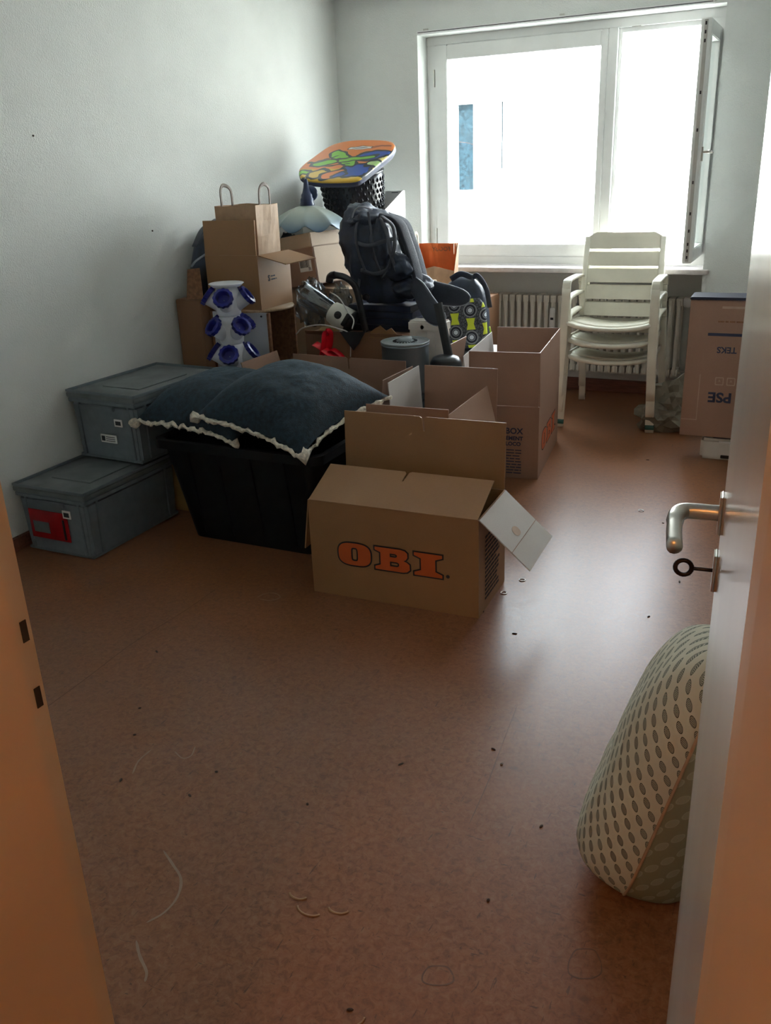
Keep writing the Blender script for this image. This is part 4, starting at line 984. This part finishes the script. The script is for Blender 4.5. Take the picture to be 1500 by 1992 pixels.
wing([L_(790, 545, .06), L_(820, 560, .06), L_(850, 570, .03), L_(885, 577, -.02), L_(914, 582, -.06)], .054, .016, 'hip_belt')
wing([L_(795, 545, -.10), L_(815, 565, -.16), L_(832, 595, -.21), L_(848, 615, -.23), L_(866, 622, -.22)], .052, .016, 'hip_belt')
MB().tube(bez([L_(858, 628, -.22), L_(855, 650, -.22), L_(849, 655, -.21), L_(848, 640, -.20)], 5), 0, 8, flat=(.010, .003), up=(1, 0, 0)).build('belt_buckle', 'black_plastic', bp, True)
MB().tube(bez([L_(682, 500, -.14), L_(681, 520, -.15), L_(684, 536, -.15)], 4), .003, 6).build('pull_cord', 'strap', bp, True)
MB().tube(bez([L_(700, 540, -.14), L_(697, 560, -.16), L_(692, 575, -.16)], 4), 0, 8, flat=(.008, .0025), up=(1, 0, 0)).build('loose_strap', 'strap', bp, True)

# white carton + school bag + orange paper bag on a hidden carton
wc = carton('white_carton', 'white carton under the patterned school bag', (-1.83, 4.80, 0), RAD(3), .38, .42, .475, [('front', RAD(70), .12, False)], mt='white_card', closed=True)
SY = 4.80
sbp = at(902, 668, y=SY-.07)
sb = thing('school_bag', 'school bag with yellow blocks and ringed circles on grey', 'backpack', (sbp.x-.004, SY, .490), rot=(RAD(-3), RAD(-4), RAD(14)))
hS = at(895, 540, y=SY).z-.478
rings = []
for i in range(13):
    t = i/12; z_ = hS*t; k = (.86, .96, 1, 1, 1, .99, .98, .96, .93, .88, .78, .58, .18)[i]
    rings.append([Vector((x*k, y*k, z_)) for x, y in sup(32, .135, .10, 3.2)])
sm = MB().loft(rings)
for p in sm.v: p += Vector((mnoise.noise(p*12), mnoise.noise(p*12+Vector((4, 0, 0))), 0))*.008
sm.build('body', 'black_nylon', sb, True)
rings = []
for i in range(11):
    t = i/10; z_ = .015+hS*.66*t; k = (.80, .93, 1, 1, 1, 1, 1, 1, .97, .90, .78)[i]
    rings.append([Vector((x*k, -.055+y*k, z_)) for x, y in sup(32, .128, .062, 3.4)])
MB().loft(rings).build('front_pocket', 'school_pattern', sb, True)
MB().tube(bez([(.05, .0, hS*.95), (.09, -.03, hS*.98), (.135, -.05, hS*.8), (.150, -.06, hS*.55)], 6), 0, 8, flat=(.004, .014), up=(0, 1, 0)).build('strap', 'strap', sb, True)
MB().tube(bez([(-.06, -.05, hS*.97), (.0, -.07, hS*1.03), (.06, -.05, hS*.97)], 6), 0, 8, flat=(.004, .016), up=(0, 1, 0)).build('handle', 'black_nylon', sb, True)
MB().tube(bez([(.140, -.05, .12), (.150, -.07, .07), (.145, -.08, .03)], 5), .005, 6).build('zip_pull', 'lime', sb, True)
hc = carton('carton', 'brown carton in the corner below the orange-lined paper bag', (-2.085, 5.34, 0), 0, .42, .42, .70, [], mt='cardboard_dark', closed=True)
OY = 5.25
obx0, obx1 = at(806, 480, y=OY).x, at(868, 480, y=OY).x; otop = at(840, 478, y=OY+.05).z
ob = paper_bag('paper_bag', 'kraft paper bag with orange lining near the window', ((obx0+obx1)/2+.015, OY+.06, .702), RAD(100), .075, (obx1-obx0)/2+.015, otop-.702+.01, 'kraft', 'orange_paper', 'wood_light', hpos=.5, hh=.07, low=.52)
text('lettering', 'FOOBY', .036, 'chipboard', ob, frame_mtx((.0600, -.02, otop-.702-.028), (0, 1, 0), (0, 0, 1)), .0004)

# ================================================================== CHAIRS
def make_chair():
    r = thing('garden_chair', '', 'chair')
    hw2 = .250
    def slab(pts, wd, thk, nm, mt='cream_plastic', par=r):
        return MB().tube(pts, 0, 12, flat=(wd, thk), up=(0, 1, 0)).build(nm, mt, par, True)
    for s in (-1, 1):
        x = s*hw2
        fl_ = MB().tube(bez([(x+s*.012, -.335, 0), (x+s*.004, -.325, .20), (x-s*.004, -.305, .45), (x-s*.006, -.295, .615)], 4), 0, 12, flat=(.025, .008), up=(1, 0, 0)).build('leg', 'cream_plastic', r, True)
        MB().tube([(x+s*.0115, -.3345, .018), (x+s*.0108, -.334, .045)], 0, 12, flat=(.0262, .0092), up=(1, 0, 0)).build('tape_band', 'green_tape', fl_, True)
        rl = MB().tube(bez([(x+s*.004, .330, 0), (x-s*.002, .285, .20), (x-s*.010, .200, .45), (x-s*.010, .150, .600)], 4), 0, 12, flat=(.021, .008), up=(1, 0, 0)).build('leg', 'cream_plastic', r, True)
        MB().tube([(x+s*.004, .3295, .018), (x+s*.003, .3225, .045)], 0, 12, flat=(.0222, .0092), up=(1, 0, 0)).build('tape_band', 'green_tape', rl, True)
        MB().tube(bez([(x-s*.006, -.296, .610), (x-s*.006, -.280, .640), (x-s*.006, -.235, .652), (x-s*.008, .0, .648), (x-s*.010, .095, .640), (x-s*.010, .140, .620), (x-s*.010, .155, .585)], 5), 0, 12, flat=(.024, .008), up=(1, 0, 0)).build('armrest', 'cream_plastic', r, True)
        MB().tube([(x-s*.016, -.30, .425), (x-s*.016, -.05, .405), (x-s*.016, .16, .395)], 0, 10, flat=(.018, .007), up=(0, 0, 1)).build('side_rail', 'cream_plastic', r, True)
        MB().tube([(x-s*.030, .055, .37), (x-s*.030, .105, .60), (x-s*.032, .163, .855)], 0, 10, flat=(.016, .008), up=(1, 0, 0)).build('back_post', 'cream_plastic', r, True)
    for i in range(6):
        y = -.285+.066*i; zc = .428-.006*i+(.0 if i else -.010); m_ = MB(); n = 11
        for k in range(n): pass
        top = []; 
        def pt(u, yy, dz): return Vector((u*(hw2-.028), yy+.028*(u*u)*(1 if i == 0 else .4)-(.0 if i else .012), zc-.028*(1-u*u)+dz))
        us = [-1+2*k/(n-1) for k in range(n)]; h_ = .031
        rr = [[pt(u, y-h_, .0), pt(u, y-h_+.006, .006), pt(u, y+h_-.006, .006), pt(u, y+h_, .0), pt(u, y+h_-.004, -.006), pt(u, y-h_+.004, -.006)] for u in us]
        m_.loft(rr).build('seat_slat', 'cream_plastic', r, True)
    MB().tube(bez([(-hw2+.02, -.305, .420), (-.15, -.330, .402), (0, -.337, .392), (.15, -.330, .402), (hw2-.02, -.305, .420)], 5), .013, 10).build('front_rail', 'cream_plastic', r, True)
    for i in range(5):
        t0 = i*.098+.002; t1 = t0+(.080 if i < 4 else .095); d = Vector((0, .22, .975)).normalized(); o_ = Vector((0, .062, .405)); n = 9; rr = []
        wd0 = hw2-.026
        for k in range(n):
            u = -1+2*k/(n-1); bow = .018*(1-u*u); cut = .0 if i < 4 else .030*max(0, abs(u)-.80)/.2
            nn = Vector((0, .975, -.22)); a = o_+d*t0+nn*bow; b_ = o_+d*(t1-cut)+nn*bow
            rr.append([Vector((u*wd0, 0, 0))+p for p in (a-nn*.005, b_-nn*.005, b_+nn*.005, a+nn*.005)])
        MB().loft(rr).build('back_slat', 'cream_plastic', r, bevel=.002)
    return r
ch = make_chair(); CHX, CHY = -1.075, 5.385
for i, lb in enumerate(('bottom cream plastic garden chair of the stack, its legs on the floor', 'middle cream plastic garden chair of the stack between the other two', 'topmost cream plastic garden chair of the stack with its seat free')):
    c_ = ch if i == 0 else copy_tree(ch)
    c_.location = (CHX, CHY-.0215*i, .0985*i); c_.rotation_euler = (0, 0, RAD(3)); c_['label'] = lb; c_['group'] = 'stacked garden chairs'
    if i: 
        for k in list(c_.children_recursive):
            if k.name.startswith('tape_band'): bpy.data.objects.remove(k)

# ================================================================== RIGHT SIDE
BZ = .128
q0 = at(1320, 846, z=BZ)
pr_ = thing('printer', 'low cream printer on the floor under the dark-lidded carton', 'printer', (-.250, 4.875, 0))
MB().box(-.220, .215, -.205, .205, .0, .112).build('body', 'printer_white', pr_, bevel=.014, seg=4)
MB().box(-.165, .175, -.190, .190, .112, .127).build('lid', 'dark_strip', pr_, bevel=.004)
MB().box(-.11, .09, -.2065, -.203, .030, .085).build('front_door', 'printer_white', pr_, bevel=.004)
MB().box(-.115, .115, -.2075, -.2035, .012, .030).build('paper_slot', 'black_plastic', pr_, bevel=.002)
MB().box(-.13, .12, -.207, -.199, .094, .104).build('top_slot', 'paper_white', pr_, bevel=.002)
bh = at(1340, 574, x=q0.x, ).z if False else .71
bx = thing('appliance_carton', 'tall brown appliance carton with dark blue top standing on the printer', 'box', (q0.x+.225, q0.y+.215, BZ), RAD(1.5)); bx.location.y = q0.y+.10
H_ = (CC.z+(at(1340, 578, y=q0.y).z-CC.z))-BZ
MB().box(-.225, .225, -.085, .085, 0, H_-.006).build('body', 'cardboard_rose', bx, bevel=.002)
MB().box(-.229, .229, -.089, .089, H_-.016, H_).build('top_band', 'dark_strip', bx, bevel=.004)
FB = -.0856
MB().box(-.13, .225, FB-.0006, FB+.0005, H_*.735, H_*.755).build('stripe', 'ink_blue', bx)
def upside(x, z): return frame_mtx((x, FB, z), (-1, 0, 0), (0, 0, -1))
text('lettering', 'TEKS', .042, 'ink_blue', bx, upside(-.035, H_*.640), .0012)
text('lettering', 'PSE', .070, 'ink_blue', bx, upside(-.045, H_*.300), .0022, 1.1)
for x_ in (-.055, .0, .055):
    sq = MB(); e = .018
    for s in (-1, 1): sq.box(x_-e, x_+e, FB-.0005, FB+.0005, H_*.415+s*e-.002, H_*.415+s*e+.002); sq.box(x_+s*e-.002, x_+s*e+.002, FB-.0005, FB+.0005, H_*.415-e, H_*.415+e)
    sq.build('symbol', 'faint_print', bx)
    text('symbol_mark', 'v', .026, 'faint_print', bx, upside(x_, H_*.415))
fp = MB(); fp.box(-.150, -.147, FB-.0005, FB+.0005, H_*.12, H_*.46); fp.box(-.222, -.147, FB-.0005, FB+.0005, H_*.12, H_*.125); fp.build('frame_print', 'faint_print', bx)
MB().box(-.075, .2, FB-.001, FB+.0005, H_*.925, H_*.94).build('tape', 'faint_print', bx)
print_lines(bx, upside(.06, H_*.83) , .15, 1, .02, .008, 'chipboard', 9)
sd_ = MB()
for i in range(6): sd_.box(-.2262, -.2250, -.07+.022*i, -.058+.022*i, H_*.62, H_*.86)
sd_.build('side_print', 'ink_blue', bx)
# crumpled olive tarp
cl0 = at(1285, 842, z=0)
cl = thing('tarpaulin', 'crumpled olive-grey canvas beside the appliance carton', 'cloth', (cl0.x+.01, cl0.y+.06, 0))
blob('lower_fold', (-.03, 0, 0), (.15, .10, .10), .5, 1.7, 'olive_cloth', cl, 21, sub=3, smooth=False)
blob('upper_fold', (.035, .04, .06), (.115, .08, .14), .5, 1.5, 'olive_cloth', cl, 33, sub=3, smooth=False)
# patterned pillow behind the door
pw = thing('patterned_pillow', 'thick cream pillow with small grey leaves standing behind the door', 'pillow', (-.232, 1.655, 0.0), rot=(RAD(0), RAD(14), RAD(3)))
Hh, Dd = .310, .185
def PP(u, v, s):
    h = max(0, (1-abs(u)**3.2))**.5*max(0, (1-abs(v)**(14 if v < 0 else 3.6)))**.5
    th_ = (.125 if s < 0 else .13)*(1.02-.12*v)
    x = s*th_*h+.006*mnoise.noise(Vector((u*3, v*4, s*2)))*h
    rnd_ = 1-.16*max(0, abs(u)-.45)**1.4*(v**2)
    y = u*Dd*(1-.22*v**6); z = v*Hh*(1-.07*u**4)-.020*max(0, v)**3*(1+u)
    return Vector((x, y, z+Hh+.002))
n = 36
for s, mt_, nm in ((-1, 'leaf_fabric', 'front_cover'), (1, 'leaf_fabric_back', 'back_cover')):
    us = [math.sin(PI/2*(-1+2*i/n)) for i in range(n+1)]
    m_ = MB().add([PP(us[i], us[j], s) for i in range(n+1) for j in range(n+1)], [(i*(n+1)+j, (i+1)*(n+1)+j, (i+1)*(n+1)+j+1, i*(n+1)+j+1) for i in range(n) for j in range(n)])
    o = m_.build(nm, mt_, pw, True); me = o.data; uvl = me.uv_layers.new(name='UVMap')
    # arc-length unrolled cloth coordinates (metres)
    acc = {}
    for j in range(n+1):
        d_ = 0
        for i in range(n+1):
            if i: d_ += (m_.v[i*(n+1)+j]-m_.v[(i-1)*(n+1)+j]).length
            acc[i*(n+1)+j] = d_
    for lp2 in me.loops:
        vi = lp2.vertex_index; uvl.data[lp2.index].uv = (acc[vi], m_.v[vi].z+.5)
ed = [PP(-1+2*i/24, -1, 1) for i in range(24)]+[PP(1, -1+2*i/24, 1) for i in range(24)]+[PP(1-2*i/24, 1, 1) for i in range(24)]+[PP(-1, 1-2*i/24, 1) for i in range(24)]
MB().tube(ed, .0035, 6, loop=True).build('piping', 'kraft', pw, True)

# ================================================================== SMALL THINGS ON THE FLOOR
def strip(pts, wd, nm, mt):
    P = [at(px, py, z=0) for px, py in pts]; P = bez(P, 5); m_ = MB(); n = len(P)
    L2 = []; 
    for i, p in enumerate(P):
        t = (P[min(n-1, i+1)]-P[max(0, i-1)]).normalized(); k = wd*(.5+.5*abs(mnoise.noise(p*25)))*(1 if 0 < i < n-1 else .3); sd2 = Vector((-t.y, t.x, 0))*k
        L2.append([p+sd2+Vector((0, 0, .0002)), p-sd2+Vector((0, 0, .0002)), p-sd2+Vector((0, 0, .0006)), p+sd2+Vector((0, 0, .0006))])
    return m_.loft(L2).build(nm, mt, fl)
strip([(92, 1375), (170, 1318), (260, 1250), (354, 1192), (420, 1146)], .0018, 'sheet_seam', 'stain')
strip([(1007, 1371), (980, 1440), (950, 1520), (912, 1605)], .0016, 'scratch', 'stain')
strip([(318, 1655), (335, 1680), (352, 1710), (345, 1745), (320, 1775), (285, 1795)], .0045, 'chalk_mark', 'chalk')
strip([(258, 1505), (270, 1480), (295, 1458)], .004, 'chalk_mark', 'chalk')
strip([(340, 1462), (355, 1475), (372, 1470), (380, 1452)], .003, 'chalk_mark', 'chalk')
strip([(265, 1830), (272, 1860), (285, 1890), (282, 1910)], .005, 'chalk_mark', 'chalk')
strip([(500, 1162), (515, 1155), (535, 1154), (545, 1162), (525, 1168), (505, 1165)], .004, 'chalk_mark', 'chalk')
def ringstain(px, py, a, b_):
    strip([(px+a*math.cos(t)*(1+.12*math.sin(3*t)), py+b_*math.sin(t)*(1+.15*math.cos(2*t))) for t in [2*PI*i/12 for i in range(13)]], .0022, 'stain_ring', 'stain')
ringstain(852, 1898, 30, 22); ringstain(1138, 1875, 32, 34)
for i, (px, py) in enumerate(((980, 1154), (1016, 1129), (1247, 994))):
    p = at(px, py, z=0)
    r_ = tag(MB().tube([(.011*math.cos(a), .011*math.sin(a), .0018) for a in [2*PI*k/20 for k in range(20)]], .0018, 6, loop=True).build('metal_ring', 'steel', None, True), 'small shiny metal ring lying on the bare floor beside the boxes', 'ring', 'rings on the floor'); r_.location = p
for i, (px, py, l, an) in enumerate(((603, 1768, .030, -.5), (582, 1740, .022, -.4), (660, 1767, .024, -.3), (690, 1985, .02, .4))):
    p = at(px, py, z=0); R0 = l
    pts = [Vector((R0*math.cos(t), R0*.6*math.sin(t), .0025+.002*math.sin(t))) for t in [PI*1.1+PI*.8*k/10 for k in range(11)]]
    s_ = tag(MB().tube(pts, 0, 8, flat=(.0016, .0022), up=(0, 0, 1)).build('wood_shaving', 'shaving', None, True), 'curled thin brown shaving lying on the floor', 'shaving', 'shavings on the floor'); s_.location = p; s_.rotation_euler = (0, 0, an+YAW)
base_c = None
for i, (px, py) in enumerate(((421, 1502), (1053, 1608), (305, 1268), (272, 1378), (940, 1190), (1001, 1233), (976, 1487), (960, 1458), (780, 1487), (598, 1565), (681, 1965), (1322, 1132), (1290, 1018), (1262, 1200), (1340, 1118), (262, 1430), (235, 1518), (1260, 895), (950, 1752), (369, 1548))):
    p = at(px, py, z=0)
    if base_c is None: base_c = MB().lathe([(.001, 0), (.0045, .0006), (.004, .003), (.001, .0042)], 7).build('crumb', 'crumb', None, True); c_ = base_c
    else: c_ = base_c.copy(); COL.objects.link(c_)
    tag(c_, 'tiny dark crumb of dirt lying on the floor', 'crumb', 'crumbs on the floor'); c_.location = p; c_.rotation_euler = (0, 0, i*1.3); c_.scale = (1.1+.5*(i % 3), .8, .8)
for px, py in ((64, 264), (296, 449)):
    p = at(px, py, x=XL+.0008)
    n_ = tag(MB().lathe([(.004, 0), (.004, .004), (.001, .006)], 8).xf(Matrix.Rotation(PI/2, 4, 'Y')).build('wall_plug', 'crumb', None, True), 'small dark nail hole plug in the left wall', 'wall plug', 'plugs in the left wall'); n_.location = p
print('OBJECTS', len(bpy.data.objects))
